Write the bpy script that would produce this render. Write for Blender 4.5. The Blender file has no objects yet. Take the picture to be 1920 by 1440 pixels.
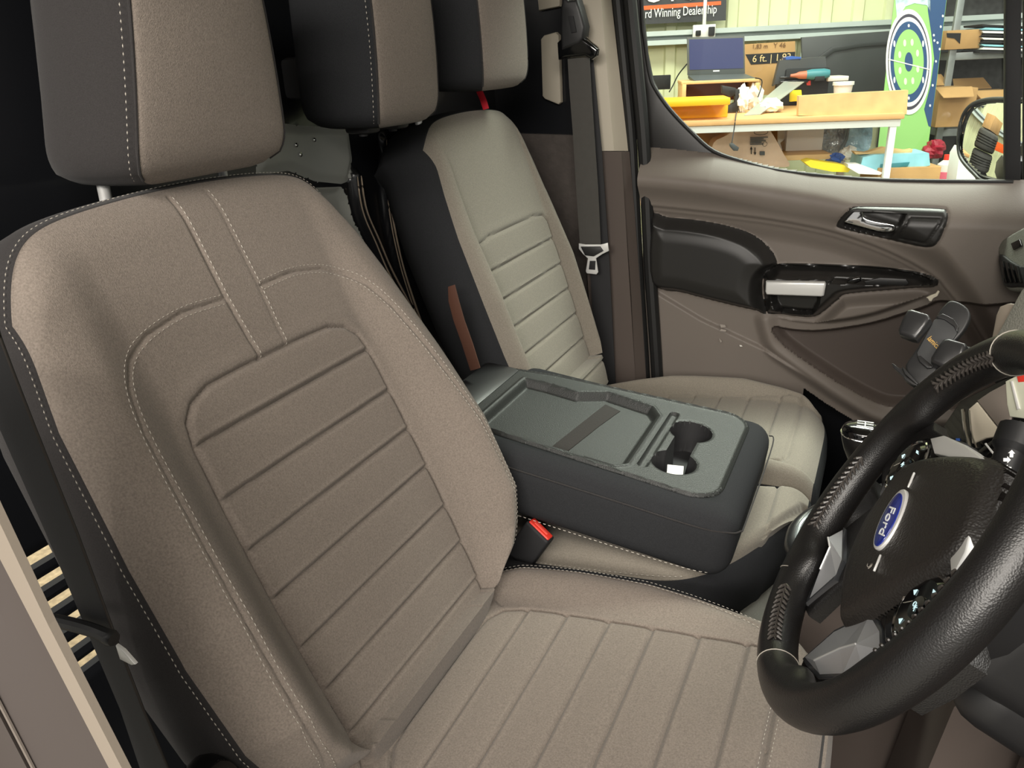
import bpy, math, random
import numpy as np
from mathutils import Vector, Matrix
random.seed(4); rng = np.random.default_rng(4)
SC = bpy.context.scene
COL = SC.collection
pi = math.pi
# ------------------------------------------------------------------ camera
CAM = np.array([.531, -.612, 1.09]); YAW, PITCH, ROLL = map(math.radians, (26.26, 22.56, -2.68)); FPX = 1454.
_f = np.array([-math.sin(YAW)*math.cos(PITCH), math.cos(YAW)*math.cos(PITCH), -math.sin(PITCH)])
_r = np.array([math.cos(YAW), math.sin(YAW), 0.]); _u = np.cross(_r, _f)
_r2 = math.cos(ROLL)*_r + math.sin(ROLL)*_u; _u2 = -math.sin(ROLL)*_r + math.cos(ROLL)*_u
cd = bpy.data.cameras.new('camera'); cam = bpy.data.objects.new('camera', cd); COL.objects.link(cam)
cd.sensor_width = 36; cd.lens = FPX/1920*36; cd.clip_start = .02
cam.matrix_world = Matrix(((_r2[0], _u2[0], -_f[0], CAM[0]), (_r2[1], _u2[1], -_f[1], CAM[1]), (_r2[2], _u2[2], -_f[2], CAM[2]), (0, 0, 0, 1)))
SC.camera = cam
# ------------------------------------------------------------------ world, lamps, exposure
SC.view_settings.view_transform = 'Standard'; SC.view_settings.look = 'None'
SC.view_settings.exposure = 0.0; SC.view_settings.gamma = 1.0; SC.view_settings.use_curve_mapping = False
wd = bpy.data.worlds.new('world'); SC.world = wd; wd.use_nodes = True
wd.node_tree.nodes['Background'].inputs[0].default_value = (1.0, .97, .91, 1)
wd.node_tree.nodes['Background'].inputs[1].default_value = .55
def area(name, loc, aim, sx, sy, power, col):
    l = bpy.data.lights.new(name, 'AREA'); l.shape = 'RECTANGLE'; l.size = sx; l.size_y = sy; l.energy = power; l.color = col
    o = bpy.data.objects.new(name, l); COL.objects.link(o); o.location = loc
    o.rotation_euler = (Vector(aim)-Vector(loc)).to_track_quat('-Z', 'Y').to_euler()
    return o
# workshop ceiling strip lamps: a row on the driver's side, a row on the far side, one over the bonnet; plus two added fills
area('ceiling_lamp_near', (1.1, -2.3, 3.1), (.2, 0, .6), 2.4, .5, 95, (1, .93, .84))
area('ceiling_lamp_near_rear', (-.6, -2.6, 3.1), (0, 0, .6), 2.0, .5, 30, (1, .93, .84))
area('ceiling_lamp_far', (1.0, 3.0, 3.5), (1.0, 3.0, 0), 3.0, .6, 150, (.97, 1, .88))
area('ceiling_lamp_far_rear', (-1.6, 2.9, 3.5), (-1.6, 2.9, 0), 3.0, .6, 110, (.97, 1, .86))
area('fill_far_side', (.9, 2.1, 2.7), (.45, .9, .6), 1.8, .5, 105, (.98, 1, .93))  # unseen fill, added to brighten the door sill and passenger seat through the window
area('fill_across', (1.3, -4.4, 2.5), (.4, .8, .6), 3.2, .8, 230, (1, .94, .86))  # unseen fill, added low and far off so it reaches the inner door
area('ceiling_lamp_bonnet', (2.6, .5, 3.2), (.5, .4, .6), 2.0, .6, 50, (1, .97, .9))

# ------------------------------------------------------------------ helpers
def pxray(x, y):
    return _f + _r2*((x-960)/FPX) - _u2*((y-720)/FPX)
def at(x, y, p0, n):
    d = pxray(x, y); n = np.array(n, float)
    return CAM + d*(((np.array(p0, float)-CAM)@n)/(d@n))
def tag(o, label=None, cat=None, group=None, kind=None):
    if label: o['label'] = label
    if cat: o['category'] = cat
    if group: o['group'] = group
    if kind: o['kind'] = kind
    return o
def thing(name, label, cat, loc=(0, 0, 0), group=None, kind=None):
    o = bpy.data.objects.new(name, None); COL.objects.link(o); o.location = Vector([float(v) for v in loc]); o.empty_display_size = .05
    return tag(o, label, cat, group, kind)
def wloc(p):
    v = np.zeros(3)
    while p is not None:
        v += np.array(p.location); p = p.parent
    return v
def mk(name, V, F, mat, parent=None, smooth=True, base=None, fm=None, sharp=35):
    """one mesh object; V in world coordinates; origin at the parent's origin, or at base"""
    V = np.asarray(V, float)
    if parent is not None: off = wloc(parent)
    elif base is None:
        off = np.array([(V[:, 0].min()+V[:, 0].max())/2, (V[:, 1].min()+V[:, 1].max())/2, V[:, 2].min()])
    else: off = np.array(base, float)
    me = bpy.data.meshes.new(name); me.from_pydata((V-off).tolist(), [], [tuple(int(i) for i in f) for f in F])
    for m in (mat if isinstance(mat, (list, tuple)) else [mat]): me.materials.append(m)
    if fm is not None: me.polygons.foreach_set('material_index', np.array(fm, dtype=np.int32))
    me.validate(); me.update()
    if smooth:
        me.polygons.foreach_set('use_smooth', [True]*len(me.polygons))
        if sharp: me.set_sharp_from_angle(angle=math.radians(sharp))
    o = bpy.data.objects.new(name, me); COL.objects.link(o)
    if parent is not None: o.parent = parent
    else: o.location = Vector(off.tolist())
    return o
class MB:
    def __init__(s): s.V = []; s.F = []; s.n = 0
    def add(s, V, F):
        V = np.asarray(V, float); s.V.append(V); s.F += [tuple(int(i)+s.n for i in f) for f in F]; s.n += len(V); return s
    def build(s, name, mat, parent=None, **k): return mk(name, np.vstack(s.V), s.F, mat, parent, **k)
def frame(d, up=(0, 0, 1)):
    d = np.array(d, float); d /= np.linalg.norm(d); up = np.array(up, float)
    a = np.cross(d, up)
    if np.linalg.norm(a) < 1e-3: a = np.cross(d, (1, 0, 0))
    a /= np.linalg.norm(a); return a, np.cross(a, d)
def tube(P, r, n=10, closed=False, cap=True, flat=1.0, up=(0, 0, 1)):
    P = np.array(P, float); m = len(P); rr = np.full(m, r) if np.isscalar(r) else np.array(r, float)
    V = []; 
    for i in range(m):
        if closed: d = P[(i+1) % m]-P[i-1]
        else: d = P[min(i+1, m-1)]-P[max(i-1, 0)]
        a, b = frame(d, up)
        for k in range(n):
            t = 2*pi*k/n; V.append(P[i]+rr[i]*(math.cos(t)*a+flat*math.sin(t)*b))
    F = []
    for i in range(m if closed else m-1):
        j = (i+1) % m
        for k in range(n):
            F.append((i*n+k, i*n+(k+1) % n, j*n+(k+1) % n, j*n+k))
    if not closed and cap: F.append(tuple(range(n-1, -1, -1))); F.append(tuple((m-1)*n+k for k in range(n)))
    return np.array(V), F
def spline(pts, n=8, closed=False):
    """Catmull-Rom through pts"""
    P = np.array(pts, float); m = len(P); out = []
    for i in range(m if closed else m-1):
        if closed: p0, p1, p2, p3 = P[i-1], P[i], P[(i+1) % m], P[(i+2) % m]
        else: p0, p1, p2, p3 = P[max(i-1, 0)], P[i], P[i+1], P[min(i+2, m-1)]
        for k in range(n):
            t = k/n; out.append(.5*((2*p1)+(-p0+p2)*t+(2*p0-5*p1+4*p2-p3)*t*t+(-p0+3*p1-3*p2+p3)*t**3))
    if not closed: out.append(P[-1])
    return np.array(out)
def resample(P, step):
    P = np.array(P, float); L = np.r_[0, np.cumsum(np.linalg.norm(np.diff(P, axis=0), axis=1))]
    n = max(2, int(L[-1]/step)+1); s = np.linspace(0, L[-1], n)
    return np.stack([np.interp(s, L, P[:, k]) for k in range(P.shape[1])], 1)
def box(c, s, bev=0.0, axes=None, seg=2):
    """bevelled box as verts, faces. c centre, s full size, axes 3x3 rows"""
    import bmesh
    bm = bmesh.new(); bmesh.ops.create_cube(bm, size=1)
    for v in bm.verts: v.co = Vector((v.co.x*s[0], v.co.y*s[1], v.co.z*s[2]))
    if bev > 0: bmesh.ops.bevel(bm, geom=bm.edges[:], offset=min(bev, .49*min(s)), segments=seg, profile=.5, affect='EDGES')
    V = np.array([v.co[:] for v in bm.verts]); bm.verts.index_update(); F = [[v.index for v in f.verts] for f in bm.faces]; bm.free()
    if axes is not None: V = V@np.array(axes, float)
    return V+np.array(c, float), F
def prism(poly, o, U, V_, N, d, bev=0.0, seg=2, both=False):
    """extrude 2D poly (u,v) placed in frame from N*0 to N*d, top rim bevelled"""
    import bmesh
    poly = [tuple(map(float, p[:2])) for p in poly]
    ar = sum(poly[i-1][0]*poly[i][1]-poly[i][0]*poly[i-1][1] for i in range(len(poly)))
    if ar < 0: poly = poly[::-1]
    bm = bmesh.new(); vs = [bm.verts.new((x, y, 0)) for x, y in poly]; f = bm.faces.new(vs)
    r = bmesh.ops.extrude_face_region(bm, geom=[f]); tv = [g for g in r['geom'] if isinstance(g, bmesh.types.BMVert)]
    for v in tv: v.co.z = d
    bm.normal_update()
    if bev > 0:
        ed = [e for e in bm.edges if (abs(e.verts[0].co.z-d) < 1e-9 and abs(e.verts[1].co.z-d) < 1e-9) or (both and abs(e.verts[0].co.z) < 1e-9 and abs(e.verts[1].co.z) < 1e-9)]
        bmesh.ops.bevel(bm, geom=ed, offset=bev, segments=seg, profile=.5, affect='EDGES', clamp_overlap=True)
    bmesh.ops.recalc_face_normals(bm, faces=bm.faces[:])
    bmesh.ops.triangulate(bm, faces=[f for f in bm.faces if len(f.verts) > 4])
    bm.verts.index_update(); L = np.array([v.co[:] for v in bm.verts]); F = [[v.index for v in f.verts] for f in bm.faces]; bm.free()
    o, U, V_, N = (np.array(a, float) for a in (o, U, V_, N))
    W = o+L[:, :1]*U+L[:, 1:2]*V_+L[:, 2:]*N
    if np.dot(np.cross(U, V_), N) < 0: F = [f[::-1] for f in F]
    return W, F
def lathe(prof, c, axis=(0, 0, 1), n=24, start=(1, 0, 0)):
    """prof: (r, h) list along axis"""
    ax = np.array(axis, float); ax /= np.linalg.norm(ax); a, b = frame(ax, (0.123, .9, .2)); V = []; F = []
    for r, h in prof:
        for k in range(n):
            t = 2*pi*k/n; V.append(np.array(c)+ax*h+r*(math.cos(t)*a+math.sin(t)*b))
    for i in range(len(prof)-1):
        for k in range(n): F.append((i*n+k, (i+1)*n+k, (i+1)*n+(k+1) % n, i*n+(k+1) % n))
    F.append(tuple(range(n))); F.append(tuple((len(prof)-1)*n+k for k in range(n-1, -1, -1)))
    return np.array(V), F
def sdf(poly, X, Y, closed=True):
    P = np.array(poly, float)[:, :2]; Q = np.roll(P, -1, 0) if closed else P[1:]
    if not closed: P = P[:-1]
    x = X.ravel(); y = Y.ravel(); best = np.full(x.shape, 1e9); cx = x.copy(); cy = y.copy(); ins = np.zeros(x.shape, bool)
    for (a, b), (c, d) in zip(P, Q):
        dx, dy = c-a, d-b; L = dx*dx+dy*dy+1e-18; t = np.clip(((x-a)*dx+(y-b)*dy)/L, 0, 1)
        qx, qy = a+t*dx, b+t*dy; D = (x-qx)**2+(y-qy)**2; m = D < best
        best[m] = D[m]; cx[m] = qx[m]; cy[m] = qy[m]
        if closed and b != d:
            m2 = ((b > y) != (d > y)) & (x < (c-a)*(y-b)/(d-b)+a); ins ^= m2
    D = np.sqrt(best)
    if closed: D = np.where(ins, -D, D)
    return D.reshape(X.shape), cx.reshape(X.shape), cy.reshape(X.shape)
def ss(x, a, b):
    t = np.clip((x-a)/(b-a), 0, 1); return t*t*(3-2*t)
class Field:
    """fine height-field on a plane; regions cut out along traced outlines become separate parts"""
    def __init__(s, o, U, V, N, u0, u1, v0, v1, step):
        s.o, s.U, s.V, s.N = (np.array(a, float) for a in (o, U, V, N)); s.step = step
        nu = int((u1-u0)/step)+1; nv = int((v1-v0)/step)+1
        s.u, s.v = np.meshgrid(np.linspace(u0, u1, nu), np.linspace(v0, v1, nv), indexing='ij')
        s.H = np.zeros_like(s.u)
    def snap(s, poly):
        d, cx, cy = sdf(poly, s.u, s.v); m = np.abs(d) < s.step*.55
        s.u[m] = cx[m]; s.v[m] = cy[m]; return d
    def mid(s, d): return (d[:-1, :-1]+d[1:, :-1]+d[:-1, 1:]+d[1:, 1:])/4
    def build(s, name, mask, mat, parent=None, thick=.01, base=None, sharp=50):
        nu, nv = s.u.shape; idx = np.arange(nu*nv).reshape(nu, nv); I, J = np.nonzero(mask)
        Fq = np.stack([idx[I, J], idx[I+1, J], idx[I+1, J+1], idx[I, J+1]], 1)
        us, inv = np.unique(Fq, return_inverse=True); Fq = inv.reshape(Fq.shape)
        u, v, h = s.u.ravel()[us], s.v.ravel()[us], s.H.ravel()[us]
        W = s.o+u[:, None]*s.U+v[:, None]*s.V+h[:, None]*s.N
        if np.dot(np.cross(s.U, s.V), s.N) < 0: Fq = Fq[:, ::-1]
        F = Fq.tolist()
        if thick:
            E = {}
            for f in F:
                for k in range(4): E[(f[k], f[(k+1) % 4])] = 1
            bd = [e for e in E if (e[1], e[0]) not in E]; n = len(W); vm = {}
            add = []
            for a, b in bd:
                for q in (a, b):
                    if q not in vm: vm[q] = n+len(add); add.append(W[q]-s.N*thick)
                F.append((b, a, vm[a], vm[b]))
            W = np.vstack([W, add])
        return mk(name, W, F, mat, parent, base=base, sharp=sharp)
def stitches(P, N, width=.0011, length=.0042, gap=.0022, lift=.0006):
    """thread dashes along a 3-D path with normals"""
    P = np.array(P, float); L = np.r_[0, np.cumsum(np.linalg.norm(np.diff(P, axis=0), axis=1))]; mb = MB(); N = np.array(N, float)
    s = 0.
    f = lambda q, A: np.array([np.interp(q, L, A[:, k]) for k in range(3)])
    while s+length < L[-1]:
        a, b = f(s, P), f(s+length, P); n = f(s, N); n /= np.linalg.norm(n)+1e-9; d = (b-a)/(np.linalg.norm(b-a)+1e-9); w = np.cross(n, d)*width/2; up = n*lift; m = (a+b)/2
        V = [a+n*.0001, m-w+up*.3, b+n*.0001, m+w+up*.3, a*.75+b*.25+up*1.0, a*.25+b*.75+up*1.0]
        mb.add(V, [(0, 1, 4), (1, 5, 4), (1, 2, 5), (2, 3, 5), (3, 4, 5), (3, 0, 4), (0, 3, 2, 1)]); s += length+gap
    return mb
def textmesh(name, s, size, mat, parent, o, U, V, extrude=.001, shear=0., align='CENTER', sx=1., base=None, kern=1.):
    cu = bpy.data.curves.new(name, 'FONT'); cu.body = s; cu.size = size; cu.extrude = extrude; cu.shear = shear; cu.align_x = align; cu.align_y = 'CENTER'; cu.space_character = kern; cu.resolution_u = 3
    t = bpy.data.objects.new(name+'_curve', cu); COL.objects.link(t); dg = bpy.context.evaluated_depsgraph_get(); dg.update()
    me = bpy.data.meshes.new_from_object(t.evaluated_get(dg)); bpy.data.objects.remove(t); bpy.data.curves.remove(cu)
    A = np.array([v.co[:] for v in me.vertices]); F = [list(p.vertices) for p in me.polygons]; bpy.data.meshes.remove(me)
    U = np.array(U, float); V = np.array(V, float); U /= np.linalg.norm(U); V /= np.linalg.norm(V); N = np.cross(U, V)
    W = np.array(o, float)+A[:, :1]*U*sx+A[:, 1:2]*V+A[:, 2:]*N
    return mk(name, W, F, mat, parent, smooth=False, base=base)
# ------------------------------------------------------------------ materials
def srgb(r, g, b): return tuple(((c/255)/12.92 if c/255 <= .04045 else ((c/255+.055)/1.055)**2.4) for c in (r, g, b))
def mat(name, col, rough=.6, metal=0., bump=None, var=None, spec=.5, coat=0., sheen=0., trans=0., emit=None, es=1., alpha=1., weave=None):
    """bump=(scale,strength,dist)  var=(scale,amount)"""
    m = bpy.data.materials.new(name); m.use_nodes = True; nt = m.node_tree; b = nt.nodes['Principled BSDF']; L = nt.links
    b.inputs['Base Color'].default_value = (*col, 1); b.inputs['Roughness'].default_value = rough; b.inputs['Metallic'].default_value = metal
    b.inputs['Specular IOR Level'].default_value = spec; b.inputs['Coat Weight'].default_value = coat; b.inputs['Coat Roughness'].default_value = .08
    b.inputs['Sheen Weight'].default_value = sheen; b.inputs['Sheen Roughness'].default_value = .5
    b.inputs['Transmission Weight'].default_value = trans; b.inputs['Alpha'].default_value = alpha
    if emit: b.inputs['Emission Color'].default_value = (*emit, 1); b.inputs['Emission Strength'].default_value = es
    tc = nt.nodes.new('ShaderNodeTexCoord')
    if var:
        n = nt.nodes.new('ShaderNodeTexNoise'); n.inputs['Scale'].default_value = var[0]; n.inputs['Detail'].default_value = 6
        r = nt.nodes.new('ShaderNodeMapRange'); r.inputs[1].default_value = .3; r.inputs[2].default_value = .7; r.inputs[3].default_value = 1-var[1]; r.inputs[4].default_value = 1+var[1]
        mx = nt.nodes.new('ShaderNodeVectorMath'); mx.operation = 'SCALE'; mx.inputs[0].default_value = col
        L.new(tc.outputs['Object'], n.inputs['Vector']); L.new(n.outputs['Fac'], r.inputs[0]); L.new(r.outputs[0], mx.inputs['Scale']); L.new(mx.outputs[0], b.inputs['Base Color'])
    if bump or weave:
        last = None
        for kind, par in (('n', bump), ('w', weave)):
            if not par: continue
            if kind == 'n': t = nt.nodes.new('ShaderNodeTexNoise'); t.inputs['Detail'].default_value = 3
            else: t = nt.nodes.new('ShaderNodeTexVoronoi')
            t.inputs['Scale'].default_value = par[0]; L.new(tc.outputs['Object'], t.inputs['Vector'])
            bp = nt.nodes.new('ShaderNodeBump'); bp.inputs['Strength'].default_value = par[1]; bp.inputs['Distance'].default_value = par[2]
            L.new(t.outputs[0], bp.inputs['Height'])
            if last: L.new(last.outputs[0], bp.inputs['Normal'])
            last = bp
        L.new(last.outputs[0], b.inputs['Normal'])
    return m
M = {}
M['fab'] = mat('taupe_fabric', srgb(120, 111, 103), .93, bump=(900, .7, .0008), var=(520, .20), spec=.15, sheen=.12)
M['fabp'] = mat('taupe_fabric_passenger', srgb(124, 118, 108), .9, bump=(800, .6, .0007), var=(500, .15), spec=.2, sheen=.15)
M['bfab'] = mat('charcoal_fabric', srgb(47, 45, 45), .93, bump=(1100, .5, .0005), var=(800, .15), spec=.15, sheen=.08)
M['bfab2'] = mat('black_fabric', srgb(42, 43, 45), .93, bump=(1100, .5, .0005), var=(800, .15), spec=.12)
M['thread'] = mat('grey_thread', srgb(178, 172, 162), .7)
M['threadd'] = mat('dark_thread', srgb(64, 60, 57), .3)
M['pillard'] = mat('dark_pillar_trim', srgb(70, 63, 60), .6)
M['satinblk'] = mat('satin_black', srgb(38, 38, 39), .3, coat=.2)
M['blk'] = mat('black_plastic', srgb(30, 30, 31), .45, bump=(500, .15, .0004))
M['blkm'] = mat('matt_black_plastic', srgb(24, 24, 26), .75)
M['gloss'] = mat('gloss_black', srgb(9, 9, 10), .12, coat=.4)
M['leather'] = mat('black_leather', srgb(24, 23, 23), .36, weave=(750, .35, .0005), spec=.55)
M['airbag'] = mat('grained_airbag_cover', srgb(38, 35, 33), .42, weave=(480, .55, .0007), spec=.5)
M['silver'] = mat('satin_silver', srgb(222, 222, 220), .38, metal=.35)
M['facet'] = mat('facet_chrome', srgb(196, 198, 202), .28, metal=.55)
M['darksilver'] = mat('dark_satin_chrome', srgb(96, 98, 102), .25, metal=.7)
M['chrome'] = mat('chrome', srgb(225, 225, 225), .08, metal=1)
M['trim'] = mat('taupe_door_plastic', srgb(114, 106, 99), .55, bump=(420, .25, .0005), spec=.4)
M['trimd'] = mat('dark_taupe_plastic', srgb(86, 77, 72), .6, bump=(420, .2, .0005), spec=.35)
M['trimblk'] = mat('black_door_plastic', srgb(38, 37, 36), .42, bump=(420, .15, .0004), spec=.45)
M['beige'] = mat('pale_pillar_trim', srgb(176, 168, 152), .6, bump=(400, .15, .0004))
M['belt'] = mat('belt_webbing', srgb(62, 60, 56), .7, bump=(900, .4, .0004), var=(60, .06))
M['beltd'] = mat('belt_webbing_black', srgb(32, 32, 34), .7, bump=(900, .4, .0004))
M['tray'] = mat('speckled_tray_plastic', srgb(37, 39, 38), .5, weave=(620, .5, .0006), var=(900, .25), spec=.4)
M['dash'] = mat('grey_dash_plastic', srgb(120, 120, 112), .65, weave=(500, .5, .0008), var=(700, .12))
M['red'] = mat('red_button', srgb(222, 60, 48), .4, emit=None)
M['redtag'] = mat('red_tag', srgb(200, 25, 45), .6)
M['rubber'] = mat('black_rubber', srgb(20, 20, 20), .6)
M['tyre'] = mat('tyre_rubber', srgb(58, 56, 54), .8, bump=(60, .3, .002))
M['carpet'] = mat('black_carpet', srgb(30, 28, 27), 1., bump=(400, 1, .002))
M['bulk'] = mat('black_painted_steel', srgb(22, 23, 26), .28, coat=.2)
M['bulkg'] = mat('grey_painted_steel', srgb(158, 160, 154), .4)
M['ribglint'] = mat('painted_rib_highlight', srgb(190, 172, 152), .3, metal=.5)
M['osb'] = mat('cargo_floor_board', srgb(168, 150, 120), .8, var=(60, .35), bump=(80, .4, .002))
M['white'] = mat('white_plastic', srgb(232, 232, 228), .5)
M['paper'] = mat('white_paper', srgb(240, 240, 236), .8)
M['blue'] = mat('oval_blue', srgb(22, 40, 130), .25, coat=.6)
M['gold'] = mat('gold_print', srgb(205, 165, 90), .4)
M['glyph'] = mat('white_print', srgb(235, 238, 238), .5)
M['glyphg'] = mat('grey_print', srgb(165, 160, 150), .5)
M['cyan'] = mat('pale_lit_symbol', srgb(200, 235, 240), .5, emit=(.7, .95, 1.), es=.6)
M['card'] = mat('cardboard', srgb(186, 146, 96), .85, var=(9, .1))
M['cardd'] = mat('cardboard_dark', srgb(150, 112, 70), .85, var=(9, .1))
M['wood'] = mat('pine_wood', srgb(214, 178, 122), .6, var=(14, .12))
M['bench'] = mat('bench_top_wood', srgb(214, 165, 110), .5, var=(6, .08))
M['yellow'] = mat('yellow_plastic', srgb(250, 178, 20), .4)
M['yellow2'] = mat('bright_yellow', srgb(250, 225, 40), .5)
M['green'] = mat('lime_print', srgb(150, 205, 120), .5)
M['navy'] = mat('navy_print', srgb(40, 75, 120), .5)
M['bluegrey'] = mat('water_blue_print', srgb(96, 132, 160), .5, var=(14, .6))
M['orange'] = mat('orange_print', srgb(235, 95, 30), .5)
M['steel'] = mat('galvanised_steel', srgb(150, 155, 156), .4, metal=.5, var=(20, .12))
M['girt'] = mat('pale_steel_rail', srgb(186, 196, 194), .5, var=(5, .08))
M['pink'] = mat('pink_liquid', srgb(225, 110, 130), .3)
M['pale'] = mat('milky_plastic', srgb(225, 218, 212), .4)
M['pinkbag'] = mat('pinkish_plastic_film', srgb(200, 172, 150), .3, coat=.4, var=(10, .1), bump=(18, .6, .01))
M['screen'] = mat('laptop_screen', srgb(40, 43, 70), .2, emit=srgb(72, 76, 112), es=.9)
M['lap'] = mat('laptop_grey', srgb(80, 84, 84), .5)
M['teal'] = mat('teal_tool', srgb(60, 130, 140), .4)
M['lightblue'] = mat('light_blue_pack', srgb(150, 210, 225), .35, var=(12, .15))
M['bluecap'] = mat('blue_plastic', srgb(50, 90, 170), .4)
M['dgrey'] = mat('dark_grey_panel', srgb(66, 68, 70), .45, var=(3, .15))
M['clearp'] = mat('cloudy_clear_strip', srgb(170, 172, 162), .25, alpha=.8)
def wallmat():
    return mat('cream_green_cladding', srgb(214, 216, 176), .5, var=(2.5, .05))
M['wall'] = wallmat()
M['concrete'] = mat('workshop_floor', srgb(140, 138, 130), .7, var=(3, .1))
M['mirror'] = mat('mirror_glass', (.92, .93, .93), .01, metal=1)
M['bronze'] = mat('brown_webbing', srgb(80, 50, 37), .6)
M['beige2'] = mat('taupe_pillar_trim', srgb(138, 128, 116), .6, bump=(400, .15, .0004))
def glassmat():
    m = bpy.data.materials.new('window_glass'); m.use_nodes = True; nt = m.node_tree; nt.nodes.clear()
    o = nt.nodes.new('ShaderNodeOutputMaterial'); mx = nt.nodes.new('ShaderNodeMixShader'); t = nt.nodes.new('ShaderNodeBsdfTransparent'); g = nt.nodes.new('ShaderNodeBsdfGlossy'); fr = nt.nodes.new('ShaderNodeMapRange'); lw = nt.nodes.new('ShaderNodeLayerWeight'); lw.inputs[0].default_value = .25; pw = nt.nodes.new('ShaderNodeMath'); pw.operation = 'POWER'; pw.inputs[1].default_value = 4
    t.inputs[0].default_value = (.95, .98, .95, 1); g.inputs['Roughness'].default_value = .01; fr.inputs[3].default_value = .025; fr.inputs[4].default_value = .6; nt.links.new(lw.outputs['Facing'], pw.inputs[0]); nt.links.new(pw.outputs[0], fr.inputs[0])
    nt.links.new(fr.outputs[0], mx.inputs[0]); nt.links.new(t.outputs[0], mx.inputs[1]); nt.links.new(g.outputs[0], mx.inputs[2]); nt.links.new(mx.outputs[0], o.inputs[0])
    return m
M['glass'] = glassmat()
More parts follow.
